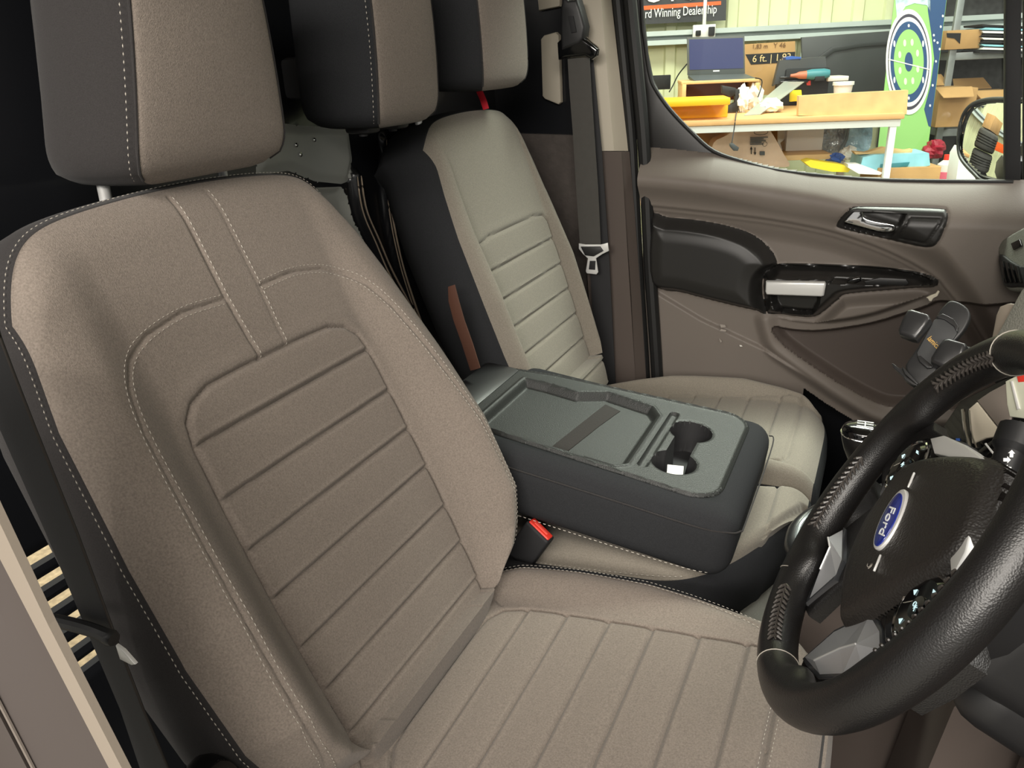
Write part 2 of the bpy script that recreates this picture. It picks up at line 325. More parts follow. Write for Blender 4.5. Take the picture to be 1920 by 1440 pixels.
# ================================================================== SEATS
def itab(tab):
    x = [a for a, _ in tab]; y = [b for _, b in tab]
    return lambda q: np.interp(q, x, y)
def mirrored(right, c):
    """right: list (s, r) going top -> bottom; returns closed polygon in (t, s)"""
    return [(c+r, s) for s, r in right]+[(c-r, s) for s, r in right[::-1]]
def backrest(root, name, B, th, c, W, stop, Hs, ins, grooves, seam=None, strip=None, s0=-.09, nu=290, nv=430, edge_seam=True, fab='fab', side='bfab', deep=.115, label_side=None, flat_r=.15, crest=.225):
    B = np.array(B, float); d = np.array([-math.sin(th), 0, math.cos(th)]); n = np.array([math.cos(th), 0, math.sin(th)]); T = np.array([0., 1, 0])
    Wf, Hf = itab(W), itab(Hs)
    insp = mirrored(ins, c)
    smax = stop(1.)
    def height(t, s):
        r = np.abs(t-c); w = Wf(s); e = np.clip((r-crest*w/.272)/(w-crest*w/.272+1e-6), 0, 1)
        h = ss(r, flat_r, crest*w/.272)*Hf(s)*(1-.5*e*e)
        tp = np.clip((s-(stop(np.clip(r/w, 0, 1))-.05))/.05, 0, 1); h = h-.014*tp**2.4
        di, _, _ = sdf(insp, t, s); inside = di < 0
        h = h-.0050*np.exp(-(di/.0028)**2)
        for g in grooves: h = np.where(inside, h+(-.0048*np.exp(-((s-g)/.0026)**2)+.0016*np.exp(-((s-g-.0062)/.0024)**2))*ss(-di, 0, .006), h)
        gs = sorted(grooves+[ins[0][0]])
        ph = np.zeros_like(s)
        for a, b in zip(gs[:-1], gs[1:]):
            m = (s >= a) & (s <= b); ph = np.where(m, np.sin(pi*(s-a)/(b-a)), ph)
        h = np.where(inside, h+.0026*np.clip(ph, 0, 1)**.4, h)
        h = h+.0012*np.exp(-((di-.010)/.008)**2)
        if seam is not None:
            for sg in (1, -1):
                ds, _, _ = sdf([(c+sg*r_, s_) for s_, r_ in seam], t, s, closed=False); h = h-.0028*np.exp(-(ds/.0022)**2)
        if strip is not None:
            for sg in (1, -1):
                ds, _, _ = sdf([(c+sg*r_, s_) for s_, r_ in strip], t, s, closed=False); h = h-(.0026 if sg < 0 else .0008)*np.exp(-(ds/.002)**2)
        return h
    a, b = np.meshgrid(np.linspace(-1, 1, nu), np.linspace(0, 1, nv), indexing='ij')
    sb = s0+(smax-s0)*b; t = c+a*Wf(sb); s = s0+(stop(np.abs(a))-s0)*b
    # pinch the grid along grooves is not needed at this density
    h = height(t, s)-.012*np.abs(a)**14
    P = B+s[..., None]*d+t[..., None]*T+h[..., None]*n
    idx = np.arange(nu*nv).reshape(nu, nv)
    F = np.stack([idx[:-1, :-1], idx[1:, :-1], idx[1:, 1:], idx[:-1, 1:]], -1).reshape(-1, 4)
    br = mk(name, P.reshape(-1, 3), F, M[fab], root, sharp=60)
    # side band running round the edge
    eb = np.concatenate([P[0, :, :], P[1:, -1, :], P[-1, ::-1, :][1:]])
    e2 = np.stack([eb@d, eb@T], 1); tg = np.gradient(e2, axis=0); tg /= np.linalg.norm(tg, axis=1)[:, None]+1e-9
    k = np.ones(9)/9; tg = np.stack([np.convolve(np.pad(tg[:, i], 4, 'edge'), k, 'valid') for i in (0, 1)], 1)
    on = np.stack([-(-tg[:, 1]), -tg[:, 0]], 1)      # outward in (d,T)
    on = np.stack([tg[:, 1], -tg[:, 0]], 1)
    O3 = on[:, :1]*d+on[:, 1:]*T
    O3 /= np.linalg.norm(O3, axis=1)[:, None]+1e-9
    rings = [(0, 0), (.002, .0015), (.0025, .005), (.007, .012), (.011, .03), (.012, .055), (.008, .085), (-.004, .105), (-.03, deep)]
    V = []; m = len(eb)
    for o_, dp in rings: V.append(eb+O3*o_-n*dp)
    V.append((eb*.35+np.array([eb.mean(0)])*.65)-n*(deep+.012))
    V = np.concatenate(V); F = []
    for k_ in range(len(rings)):
        for i in range(m-1): F.append((k_*m+i, k_*m+i+1, (k_+1)*m+i+1, (k_+1)*m+i))
    F.append(tuple(range(len(rings)*m, (len(rings)+1)*m)))
    sp = mk(name+'_side_panel' if name != 'backrest' else 'side_panel', V, F, M[side], br, sharp=70)
    # stitching
    def pos(t_, s_, lift=.0002):
        t_ = np.asarray(t_, float); s_ = np.asarray(s_, float); hh = height(t_, s_)
        aa = np.clip(np.abs(t_-c)/Wf(s_), 0, 1); hh = hh-.012*aa**14
        e = 1e-3; hx = (height(t_+e, s_)-height(t_-e, s_))/(2*e); hy = (height(t_, s_+e)-height(t_, s_-e))/(2*e)
        hx = np.clip(hx, -.8, .8); hy = np.clip(hy, -.8, .8)
        N = n-hx[:, None]*T-hy[:, None]*d; N /= np.linalg.norm(N, axis=1)[:, None]
        return B+s_[:, None]*d+t_[:, None]*T+hh[:, None]*n+N*lift, N
    mb = MB()
    def off(P2, o):
        tg = np.gradient(P2, axis=0); tg /= np.linalg.norm(tg, axis=1)[:, None]+1e-9; return P2+np.stack([-tg[:, 1], tg[:, 0]], 1)*o
    if seam is not None:
        for sg in (1, -1):
            C2 = resample(spline([(c+sg*r_, s_) for s_, r_ in seam], 10), .002)
            for o_ in (.0052, -.0052):
                Q = off(C2, o_); p, N = pos(Q[:, 0], Q[:, 1]); q = stitches(p, N); mb.add(np.vstack(q.V), q.F)
    if strip is not None:
        for sg in (1, -1):
            C2 = resample([(c+sg*r_+.004, s_) for s_, r_ in strip], .002); p, N = pos(C2[:, 0], C2[:, 1]); q = stitches(p, N); mb.add(np.vstack(q.V), q.F)
    if mb.n: mb.build('stitching', M['thread'], br, smooth=False)
    if edge_seam:
        mb = MB(); e3 = eb+O3*.0035-n*.0035; q = resample(e3, .002); L1 = np.linspace(0, 1, len(e3)); L2 = np.linspace(0, 1, len(q))
        NN = np.stack([np.interp(L2, L1, (O3*.7+n*.7)[:, k_]) for k_ in range(3)], 1)
        st_ = stitches(q+NN*.0012, NN, width=.0011, length=.0042, gap=.0018, lift=.0007); st_.build('edge_stitching', M['thread'], sp, smooth=False)
    return br, pos
def cushion(root, name, zf, c, x0, xf, W, Hs, ins, grooves, seam=None, front_drop=.14, nu=270, nv=300, fab='fab', side='bfab', crest=.215, flat_r=.155, extra=None, seam2=None, shift=lambda x: 0*x, sq=0, skirt_grey=.0, drop_at=.045):
    """zf(x): base height of the top"""
    Wf, Hf = itab(W), itab(Hs); insp = mirrored(ins, c); X = np.array([1., 0, 0]); T = np.array([0, 1., 0]); Z = np.array([0, 0, 1.])
    def height(t, x):
        r = np.abs(t-c-shift(x)); w = Wf(x); cr = crest*w/Wf(.25)
        e = np.clip((r-cr)/(w-cr+1e-6), 0, 1)
        h = ss(r, flat_r, cr)*Hf(x)-e*e*(Hf(x)*.6+.012)
        xe = xf(np.where((t-c)*sq > 0, .35*np.clip(r/w, 0, 1), np.clip(r/w, 0, 1))); q = np.clip((x-(xe-drop_at))/drop_at, 0, 1); h = h-.03*q**2.2
        di, _, _ = sdf(insp, t, x); inside = di < 0
        h = h-.0055*np.exp(-(di/.0030)**2)
        for g in grooves: h = np.where(inside, h+(-.0045*np.exp(-((x-g)/.0026)**2)+.0014*np.exp(-((x-g-.006)/.0024)**2))*ss(-di, 0, .006), h)
        gs = sorted(grooves+[min(s for s, _ in ins), max(s for s, _ in ins)]); ph = np.zeros_like(x)
        for a_, b_ in zip(gs[:-1], gs[1:]): ph = np.where((x >= a_) & (x <= b_), np.sin(pi*(x-a_)/(b_-a_)), ph)
        h = np.where(inside, h+.0026*np.clip(ph, 0, 1)**.4, h)
        if seam is not None:
            for sg in (1, -1):
                ds, _, _ = sdf([(c+sg*r_, s_) for s_, r_ in seam], t, x, closed=False); h = h-.0026*np.exp(-(ds/.0022)**2)
        if extra: h = h+extra(t, x)
        return h
    a, b = np.meshgrid(np.linspace(-1, 1, nu), np.linspace(0, 1, nv), indexing='ij')
    xb = x0+(xf(1.)-x0)*b; t = c+shift(xb)+a*Wf(xb); x = x0+(xf(np.where(a*sq > 0, a*.35, np.abs(a)))-x0)*b
    h = height(t, x)-.012*np.abs(a)**12
    P = np.stack([x, t, zf(x)+h], -1); idx = np.arange(nu*nv).reshape(nu, nv)
    F = np.stack([idx[:-1, :-1], idx[:-1, 1:], idx[1:, 1:], idx[1:, :-1]], -1).reshape(-1, 4)
    cu = mk(name, P.reshape(-1, 3), F, M[fab], root, sharp=60)
    eb = np.concatenate([P[0, :, :], P[1:, -1, :], P[-1, ::-1, :][1:]])
    e2 = eb[:, :2]; tg = np.gradient(e2, axis=0); tg /= np.linalg.norm(tg, axis=1)[:, None]+1e-9
    k = np.ones(9)/9; tg = np.stack([np.convolve(np.pad(tg[:, i], 4, 'edge'), k, 'valid') for i in (0, 1)], 1)
    O3 = np.stack([-tg[:, 1], tg[:, 0], 0*tg[:, 0]], 1)
    if ((eb-eb.mean(0))*O3).sum() < 0: O3 = -O3
    rings = [(0, 0), (.002, .003), (.004, .008), (.007, .02), (.009, .045), (.006, .08), (-.004, .11), (-.02, front_drop)]
    m = len(eb); V = np.concatenate([eb+O3*o_-Z*dp for o_, dp in rings]); F = []; fm = []
    for k_ in range(len(rings)-1):
        for i in range(m-1):
            F.append((k_*m+i, (k_+1)*m+i, (k_+1)*m+i+1, k_*m+i+1))
    F.append(tuple(range((len(rings)-1)*m, len(rings)*m)))
    sp = mk('side_panel', V, F, M[side], cu, sharp=70)
    def pos(t_, s_, lift=.0002):
        hh = height(t_, s_); e = 1e-3; hx = np.clip((height(t_+e, s_)-height(t_-e, s_))/(2*e), -.8, .8); hy = np.clip((height(t_, s_+e)-height(t_, s_-e))/(2*e), -.8, .8)
        N = Z-hx[:, None]*T-hy[:, None]*X; N /= np.linalg.norm(N, axis=1)[:, None]
        return np.stack([s_, t_, zf(s_)+hh], 1)+N*lift, N
    if seam is not None:
        mb = MB()
        for sg in (1, -1):
            C2 = resample(spline([(c+sg*r_, s_) for s_, r_ in seam], 10), .002)
            tg = np.gradient(C2, axis=0); tg /= np.linalg.norm(tg, axis=1)[:, None]+1e-9; nn = np.stack([-tg[:, 1], tg[:, 0]], 1)
            for o_ in (.0052, -.0052):
                Q = C2+nn*o_; p, N = pos(Q[:, 0], Q[:, 1]); q = stitches(p, N); mb.add(np.vstack(q.V), q.F)
        if seam2:
            for o_ in (.0052, -.0052):
                C2 = resample([(a_, b_+o_) for a_, b_ in seam2], .002); p, N = pos(C2[:, 0], C2[:, 1]); q = stitches(p, N); mb.add(np.vstack(q.V), q.F)
        mb.build('stitching', M['thread'], cu, smooth=False)
    st_ = None
    return cu, pos
def headrest(root, c, z0, w, hgt, x, lean=.12, dp=.15, fab='fab', side='bfab', stitch=True, chrome=True, postx=.07, post_drop=.09, taper=0., posts=(1, -1), pm='silver', guide=True):
    """grey front, dark wrap-round sides. c: centre Y, z0 bottom, x front face"""
    hw = w/2
    half = [(0, 0), (hw*.5, 0), (hw*.85, .001), (hw, .005), (hw+.012, .020), (hw+.021, .045), (hw+.025, .075), (hw+.018, .11), (hw-.002, .14), (hw-.04, dp), (0, dp+.004)]
    prof = spline(half, 5); prof = np.vstack([prof, (prof*[-1, 1])[::-1][1:-1]])
    nf = np.abs(prof[:, 0]) <= hw*.985
    m = len(prof); K = 30; V = []
    for k in range(K+1):
        q = k/K; z = q*hgt
        e0 = np.clip(1-z/.04, 0, 1); e1 = np.clip(1-(hgt-z)/.05, 0, 1); sc = math.sqrt(max(0, 1-e0**2.2))*.16+.84 if e0 > 0 else (math.sqrt(max(0, 1-e1**2.2))*.2+.8)
        cxp = prof*[sc*(1-taper*q), 1]; dd = (cxp[:, 1]-dp*.5)*(sc if sc > .86 else sc)+dp*.5
        bul = .010*math.sin(pi*q)*(1-(prof[:, 0]/(hw+.03))**2)*(prof[:, 1] < dp*.5)
        V.append(np.stack([x-dd-lean*z+bul, c+cxp[:, 0], np.full(m, z0+z)], 1))
    V = np.concatenate(V); Ff = []; Fs = []
    def isfront(i): return (prof[i, 1] < .02) and (prof[(i+1) % m, 1] < .02) and abs(prof[i, 0]) <= hw+1e-4 and abs(prof[(i+1) % m, 0]) <= hw+1e-4
    for k in range(K):
        for i in range(m):
            f = (k*m+i, k*m+(i+1) % m, (k+1)*m+(i+1) % m, (k+1)*m+i)
            (Ff if isfront(i) else Fs).append(f)
    # rounded closing rows top and bottom
    def cap(base, zc, flip):
        nonlocal V
        n0 = len(V); ring = V[base:base+m]; ctr = ring.mean(0); rows = []
        for s_, dz in ((.93, .004), (.8, .007), (.5, .009)):
            r2 = ctr+(ring-ctr)*[s_, s_, 0]; r2[:, 2] = ring[0, 2]+(dz if flip else -dz); rows.append(r2)
        V = np.vstack([V]+rows); prev = list(range(base, base+m))
        for j in range(3):
            cur = list(range(n0+j*m, n0+(j+1)*m))
            for i in range(m):
                f = (prev[i], prev[(i+1) % m], cur[(i+1) % m], cur[i]); f = f if flip else f[::-1]
                (Ff if (isfront(i)) else Fs).append(f)
            prev = cur
        Ff.append(tuple(prev) if flip else tuple(prev[::-1]))
    cap(0, 0, False); cap(K*m, 1, True)
    def sub(F):
        us, inv = np.unique(np.array([i for f in F for i in f]), return_inverse=True); out = []; k = 0
        for f in F: out.append(tuple(int(q) for q in inv[k:k+len(f)])); k += len(f)
        return V[us], out
    v, f = sub(Ff); fp = mk('front_panel', v, f, M[fab], root, sharp=60)
    v, f = sub(Fs); sp = mk('side_panel', v, f, M[side], root, sharp=60)
    # seam cord and stitching down each side of the front panel
    for sg in (1, -1):
        i = min((i for i in range(m) if prof[i, 1] < .02), key=lambda i: abs(prof[i, 0]-sg*hw)+prof[i, 1])
        line = np.array([V[k*m+i] for k in range(0, K+1)])
        mb = MB(); mb.add(*tube(line+[.0005, 0, 0], .0016, 6)); mb.build('piping', M['bfab'], sp)
        if stitch and sg < 0:
            nn = np.tile([.8, sg*.6, 0], (len(line), 1)); q = resample(line+[-.004, sg*.007, 0], .003); N2 = np.tile([.75, sg*.66, 0], (len(q), 1))
            stitches(q+N2*.0018, N2, width=.0013, length=.004, gap=.003, lift=.0008).build('stitching', M['thread'], sp, smooth=False)
    for sg in posts:
        p0 = np.array([x-dp*(.5 if guide else .85), c+sg*postx, z0+.02]); p1 = p0+np.array([lean*.6*post_drop, 0, -post_drop-.02])
        mk('post', *tube([p0, p1], .0065, 12), M[pm], root)
        if not guide: continue
        g = MB(); g.add(*box(p1+(p0-p1)*.30, (.045, .034, .016), .006)); g.build('post_guide', M['blk'], root)
    return fp

# ---------------------------------------------------------------- driver's seat
DC = .012; TH = math.radians(23.6)
seat = thing('car_seat', 'large taupe and charcoal driver seat nearest the camera, behind the steering wheel', 'car seat', (.28, DC, .0))
W_d = [(-.09, .135), (-.03, .155), (.0, .185), (.025, .225), (.055, .252), (.1, .268), (.2, .275), (.3, .270), (.43, .256), (.49, .242), (.54, .230)]
INS_D = [(.413, 0), (.413, .05), (.411, .1), (.402, .126), (.387, .141), (.362, .147), (.3, .15), (.2, .152), (.1, .15), (.02, .147), (-.07, .147)]
SEAM_D = [(.487, .030), (.489, .085), (.480, .135), (.464, .166), (.44, .187), (.40, .202), (.33, .214), (.21, .228), (.1, .228), (.03, .212), (-.05, .185)]
BR, BRpos = backrest(seat, 'backrest', (.09, 0, .42), TH, DC, W_d, lambda a: .617-.020*np.abs(a)**2-.067*np.abs(a)**10, [(-.1, 0), (-.04, .0), (0, .026), (.03, .046), (.1, .066), (.21, .062), (.33, .042), (.45, .018), (.52, .006), (.62, .0)],
    INS_D, [.363, .303, .245, .188, .127, .072, .015], SEAM_D, [(.606, .025), (.49, .0255), (.413, .021)])
W_c = [(.03, .22), (.084, .232), (.115, .253), (.2, .262), (.3, .258), (.36, .247), (.434, .226), (.48, .216), (.51, .205)]
INS_C = [(.488, 0), (.488, .13), (.480, .148), (.46, .152), (.3, .153), (.2, .152), (.155, .149), (.125, .138), (.110, .115), (.107, .08), (.107, 0)]
SEAM_C = [(.085, .200), (.12, .222), (.2, .232), (.3, .229), (.38, .214), (.44, .194), (.475, .172), (.49, .14), (.4905, .0)]
def cextra(t, x):
    h = 0
    for sg in (1, -1):
        d_, _, _ = sdf([(DC+sg*.185, .07), (DC+sg*.15, .117)], t, x, closed=False); h = h-.003*np.exp(-(d_/.0022)**2)
    return h
CU, CUpos = cushion(seat, 'cushion', lambda x: .38+.12*x, DC, .03, lambda a: .540-.040*np.abs(a)**5, W_c, [(0, .02), (.15, .018), (.3, .014), (.45, .004), (.55, 0)], INS_C, [.158, .214, .272, .330, .388, .446], SEAM_C, extra=cextra, side='bfab')
# grey front face of the cushion
fx = MB(); P = []
for k, (dx, dz) in enumerate(((-.012, .0), (.006, -.006), (.012, -.03), (.010, -.07), (-.0, -.10))):
    for y in np.linspace(-.19, .19, 21):
        xx = .540-.040*(abs(y)/.205)**5; P.append((xx+dx, DC+y, .38+.12*xx-.030+dz-.006*(abs(y)/.2)**6))
F = [(k*21+i, k*21+i+1, (k+1)*21+i+1, (k+1)*21+i) for k in range(4) for i in range(20)]
mk('front_face', P, F, M['fab'], CU)
hd = bpy.data.objects.new('headrest', None); COL.objects.link(hd); hd.parent = seat; hd.empty_display_size = .05
headrest(hd, .047, .995, .222, .22, -.135, lean=-.08, dp=.178, taper=.26, fab='fab', side='bfab', chrome=True, postx=.085)
tag(hd, 'padded headrest with taupe front and charcoal sides')
# inner recliner shield, base frame, floor rails, side lever and belt eyelet
mk('base_frame', *box((.27, DC, .20), (.40, .40, .12), .02), M['blkm'], seat)
for sg in (1, -1): mk('seat_rail', *box((.27, DC+sg*.17, .07), (.52, .04, .14), .008), M['blkm'], seat)
mb = MB(); mb.add(*prism([(-.07, .0), (.25, 0), (.33, .05), (.31, .085), (.02, .10), (-.08, .09)], (.06, DC-.262, .27), (1, 0, 0), (0, 0, 1), (0, -1, 0), .03, .012, 3)); mb.build('side_shield', M['blk'], seat)
mb = MB(); mb.add(*lathe([(.0, 0), (.030, 0), (.034, .006), (.034, .022), (.028, .030), (0, .032)], tuple(at(424, 1462, (0, -.272, 0), (0, 1, 0))), (0, -1, 0), 28))
mb.add(*box(at(424, 1462, (0, -.272, 0), (0, 1, 0))+np.array([0, -.034, 0]), (.05, .010, .013), .004, None)); mb.build('recliner_knob', M['gloss'], seat)
mb = MB(); mb.add(*box((.10, DC+.245, .37), (.10, .025, .05), .01)); mb.build('recliner_cover', M['blk'], seat)

# ---------------------------------------------------------------- passenger bench: outer seat and middle seat
pas = thing('car_seat', 'passenger seat against the far door, pale taupe with ribbed centre and a black inner side', 'car seat', (.25, .755, 0))
PTH = math.atan2(.19, .58)
INS_P = [(.404, 0), (.404, .10), (.398, .145), (.385, .155), (.3, .158), (.15, .155), (.02, .15), (-.07, .14)]
PBR, _ = backrest(pas, 'backrest', (0, 0, .41), PTH, .755, [(-.08, .155), (.02, .168), (.1, .185), (.2, .197), (.3, .203), (.42, .200), (.50, .190), (.55, .180)], lambda a: .632-.014*np.abs(a)**2-.036*np.abs(a)**9,
    [(-.1, .02), (.1, .032), (.3, .028), (.45, .012), (.62, 0)], INS_P, [.345, .288, .232, .175, .118, .06, .005], None, None, s0=-.08, nu=150, nv=220, edge_seam=False, fab='fabp', side='bfab2', deep=.14, flat_r=.155, crest=.235)
W_p = [(.0, .17), (.08, .185), (.2, .195), (.3, .196), (.38, .190), (.42, .182), (.45, .170)]
INS_PC = [(.425, 0), (.425, .12), (.418, .135), (.40, .14), (.2, .14), (.1, .13), (.06, .11), (.055, 0)]
cushion(pas, 'cushion', lambda x: .38+.11*x, .797, -.03, lambda a: .478-.03*np.abs(a)**4, W_p, [(0, .03), (.15, .044), (.3, .038), (.45, .010)], INS_PC, [.10, .151, .205, .260, .320, .382], None, nu=130, nv=150, fab='fabp', side='bfab2', crest=.165, flat_r=.13, shift=lambda x: .601-.797+itab(W_p)(x), sq=-1)
mk('base_frame', *box((.22, .79, .20), (.40, .34, .14), .02), M['blkm'], pas)
hd = bpy.data.objects.new('headrest', None); COL.objects.link(hd); hd.parent = pas; hd.empty_display_size = .05
headrest(hd, .765, 1.052, .19, .22, -.125, lean=.06, dp=.13, fab='fab', side='bfab2', stitch=False, postx=.150, post_drop=.10, posts=(-1,), guide=False)
W_m = [(x_, .146-.105*(max(0, x_-.27)/.185)**2.6) for x_ in np.linspace(-.03, .47, 60)]
mid = thing('car_seat', 'narrow middle seat base with pale taupe cushion, partly under the folded black armrest', 'car seat', (.25, .45, 0))
cushion(mid, 'cushion', lambda x: .375+.11*x, .452, -.03, lambda a: .476-.018*np.abs(a)**3, W_m, [(0, .0), (.5, .0)], [(.7, 0), (.7, .4), (-.2, .4), (-.2, 0)], [.425], None, nu=110, nv=130, fab='fabp', side='bfab2', crest=.10, flat_r=.09, front_drop=.10, shift=lambda x: .597-.452-itab(W_m)(x), sq=1)
mk('base_frame', *box((.20, .45, .20), (.36, .20, .14), .02), M['blkm'], mid)
# stitched lower edge of the middle cushion on the driver's side
q = resample(spline([(.02, .302, .362), (.12, .298, .374), (.22, .298, .387), (.30, .305, .395), (.34, .314, .400)], 8), .003)
stitches(q, np.tile([0, -1., .3], (len(q), 1)), width=.0012, length=.005, gap=.003).build('stitching', M['thread'], mid, smooth=False)
hr = thing('headrest', 'separate middle headrest hanging between the two seats, black sides and taupe front', 'headrest', (-.2, .46, 1.03))
headrest(hr, .435, 1.016, .168, .22, -.13, lean=.0, taper=.08, dp=.13, fab='fab', side='bfab2', stitch=True, postx=.04, post_drop=.02, pm='blkm')
mk('mount_bracket', *box((-.30, .44, 1.08), (.07, .10, .06), .01), M['blkm'], hr)
# ================================================================== CENTRE ARMREST (folded middle backrest)
k12 = math.hypot(1, .12); AU = np.array([1, 0, -.12])/k12; AV = np.array([0., 1, 0]); AN = np.array([.12, 0, 1])/k12; AO = np.array([.336, 0, .533])
def rrect(u0, u1, v0, v1, r, n=6):
    out = []
    for cx, cy, a0 in ((u1-r, v0+r, -90), (u1-r, v1-r, 0), (u0+r, v1-r, 90), (u0+r, v0+r, 180)):
        for k in range(n+1): a = math.radians(a0+90*k/n); out.append((cx+r*math.cos(a), cy+r*math.sin(a)))
    return out
arm = thing('armrest', 'folded down black centre armrest with speckled tray and two cup wells between the seats', 'armrest', (.18, .45, .41))
bc = AO+AU*(-.152)+AN*(-.056)+AV*.447
V, F = box(bc, (.452, .333, .110), .034, (AU, AV, AN), 6)
arm_body = mk('body', V, F, M['bfab2'], arm)
cutp = [(-.383, .332)]+[(.036-.045+.045*math.sin(a), .316+.045-.045*math.cos(a)) for a in np.linspace(0, pi/2, 9)]+[(.036-.045+.045*math.cos(a), .592-.045+.045*math.sin(a)) for a in np.linspace(0, pi/2, 9)]+[(-.30, .572), (-.383, .553)]
cut_ = mk('cut', *prism(cutp, AO-AN*.057, AU, AV, AN, .08, 0), M['blkm'], None)
bo = arm_body.modifiers.new('hollow', 'BOOLEAN'); bo.operation = 'DIFFERENCE'; bo.object = cut_; bo.solver = 'EXACT'
dgx = bpy.context.evaluated_depsgraph_get(); dgx.update(); nme = bpy.data.meshes.new_from_object(arm_body.evaluated_get(dgx)); arm_body.modifiers.clear(); arm_body.data = nme; bpy.data.objects.remove(cut_)
fl = Field(AO, AU, AV, AN, -.385, .040, .312, .596, .0018)
outl = [(-.385, .330)]+[(.04-.045+.045*math.sin(a), .312+.045-.045*math.cos(a)) for a in np.linspace(0, pi/2, 9)]+[(.04-.045+.045*math.cos(a), .596-.045+.045*math.sin(a)) for a in np.linspace(0, pi/2, 9)]+[(-.30, .575), (-.385, .555)]
tray = [(-.345, .335), (-.113, .333), (-.100, .345), (-.100, .520), (-.118, .546), (-.20, .558), (-.245, .528), (-.30, .532), (-.345, .53)]
slot = rrect(-.087, -.071, .350, .548, .007)
c1 = [(-.041+.0335*math.cos(a), .497+.0345*math.sin(a)) for a in np.linspace(0, 2*pi, 40, endpoint=False)]
c2 = [(-.041+.0335*math.cos(a), .390+.0345*math.sin(a)) for a in np.linspace(0, 2*pi, 40, endpoint=False)]
nk = [(-.060, .40), (-.024, .40), (-.024, .485), (-.060, .485)]
d0 = fl.snap(outl); dt = fl.snap(tray); dsl = fl.snap(slot)
tri3 = [sdf(q_, fl.u, fl.v) for q_ in (c1, c2, nk)]; D3 = np.stack([t_[0] for t_ in tri3]); k3 = D3.argmin(0); dcup = D3.min(0)
cx3 = np.choose(k3, [t_[1] for t_ in tri3]); cy3 = np.choose(k3, [t_[2] for t_ in tri3]); m3 = np.abs(dcup) < fl.step*.55; fl.u[m3] = cx3[m3]; fl.v[m3] = cy3[m3]; dcup[m3] = 0
fl.H = .001*ss(-d0, 0, .004)+.003*np.exp(-((d0+.0035)/.002)**2)
fl.H -= .013*ss(-dt, 0, .010)+.0; fl.H += .0022*np.exp(-((dt-.003)/.0025)**2); fl.H -= .006*ss(-dsl, 0, .004)
fl.H -= .052*ss(-dcup, .0, .005)+.0015*ss(.004-dcup, 0, .004)
din = fl.mid(d0) < 0; cup = fl.mid(dcup) < -.0002
tr = fl.build('tray', din & ~cup, M['tray'], arm, thick=.006)
fl.build('cup_holder', din & cup, M['blkm'], arm, thick=.004)
P = [AO+AU*u+AV*v+AN*h for u, v, h in ((-.235, .335, -.0105), (-.205, .335, -.0105), (-.168, .50, -.0105), (-.188, .53, -.0105))]
mk('hook_tape', *prism([(-.222, .337), (-.196, .337), (-.178, .46), (-.166, .525), (-.196, .535), (-.206, .46)], AO-AN*.0128, AU, AV, AN, .0022, .0008), mat('grey_brown_hook_tape', srgb(40, 37, 35), .95, bump=(700, .8, .001)), arm)
mb = MB()
for zz, yy in ((-.030, .279),):
    q = [AO+AU*u+AV*v+AN*h for u, v, h in ((-.36, .2805, -.020), (-.1, .2795, -.022), (.02, .280, -.024), (.06, .288, -.024), (.076, .30, -.024), (.0795, .33, -.023), (.0795, .57, -.023), (.07, .60, -.024))]
    mb.add(*tube(spline(q, 6), .0011, 6))
mb.build('top_seam', M['bfab'], arm)
q = [AO+AU*u+AV*v+AN*h for u, v, h in ((-.30, .2835, -.100), (-.1, .283, -.099), (.02, .2835, -.096), (.055, .290, -.094))]
q = resample(spline(q, 8), .003); stitches(q, np.tile([0, -.8, -.6], (len(q), 1)), width=.0014, length=.005, gap=.003, lift=.001).build('bottom_stitching', M['thread'], arm, smooth=False)
mk('hinge_cover', *box(AO+AU*(-.40)+AV*.46-AN*.01, (.07, .20, .03), .01, (AU, AV, AN)), M['blk'], arm)
mk('pivot_cap', *lathe([(0, 0), (.013, 0), (.013, .02), (.010, .026), (0, .027)], AO+AU*(-.275)+AV*.279-AN*.030, (0, -1, 0), 20), M['tray'], arm)
cen = AO+AU*(-.043)+AV*.383-AN*.048
V = []; F = []
for i, u in enumerate(np.linspace(-.012, .012, 5)):
    for j, v in enumerate(np.linspace(-.020, .020, 9)): V.append(cen+AU*(u+.006*math.cos(v*60))+AV*(v+.006)+AN*(.022+.010*((v)/.02)**2+.2*u))
F = [(i*9+j, (i+1)*9+j, (i+1)*9+j+1, i*9+j+1) for i in range(4) for j in range(8)]
V2 = np.vstack([V, np.array(V)-AN*.0006]); F2 = F+[tuple(q+45 for q in f[::-1]) for f in F]
tag(mk('paper_slip', V2, F2, M['paper']), 'curled white slip of paper in the nearer cup well', 'paper')
# ================================================================== SEAT BELT BUCKLE beside the armrest
bk = thing('seat_belt_buckle', 'black belt buckle with red release button beside the driver seat', 'seat belt buckle', (.10, .285, .37))
bu = np.array([.52, .02, .85]); bu /= np.linalg.norm(bu); bw = np.array([.85, -.18, -.5]); bw -= bu*(bw@bu); bw /= np.linalg.norm(bw); bt = np.cross(bu, bw)
top = at(1014, 992, (0, .292, 0), (0, 1, 0))
mk('housing', *box(top-bu*.036, (.046, .022, .072), .004, (bw, bt, bu), 3), M['blkm'], bk)
mk('release_button', *box(top-bu*.001, (.040, .015, .006), .002, (bw, bt, bu), 3), M['red'], bk)
mk('button_groove', *box(top+bu*.002, (.026, .005, .0015), .0007, (bw, bt, bu), 2), mat('red_button_dark', srgb(240, 90, 78), .35), bk)
mk('stalk', *box(top-bu*.088-bw*.004, (.036, .016, .05), .004, (bw, bt, bu), 2), M['blk'], bk)
mk('anchor_plate', *box(top-bu*.118-bw*.004, (.030, .006, .03), .002, (bw, bt, bu), 2), M['steel'], bk)

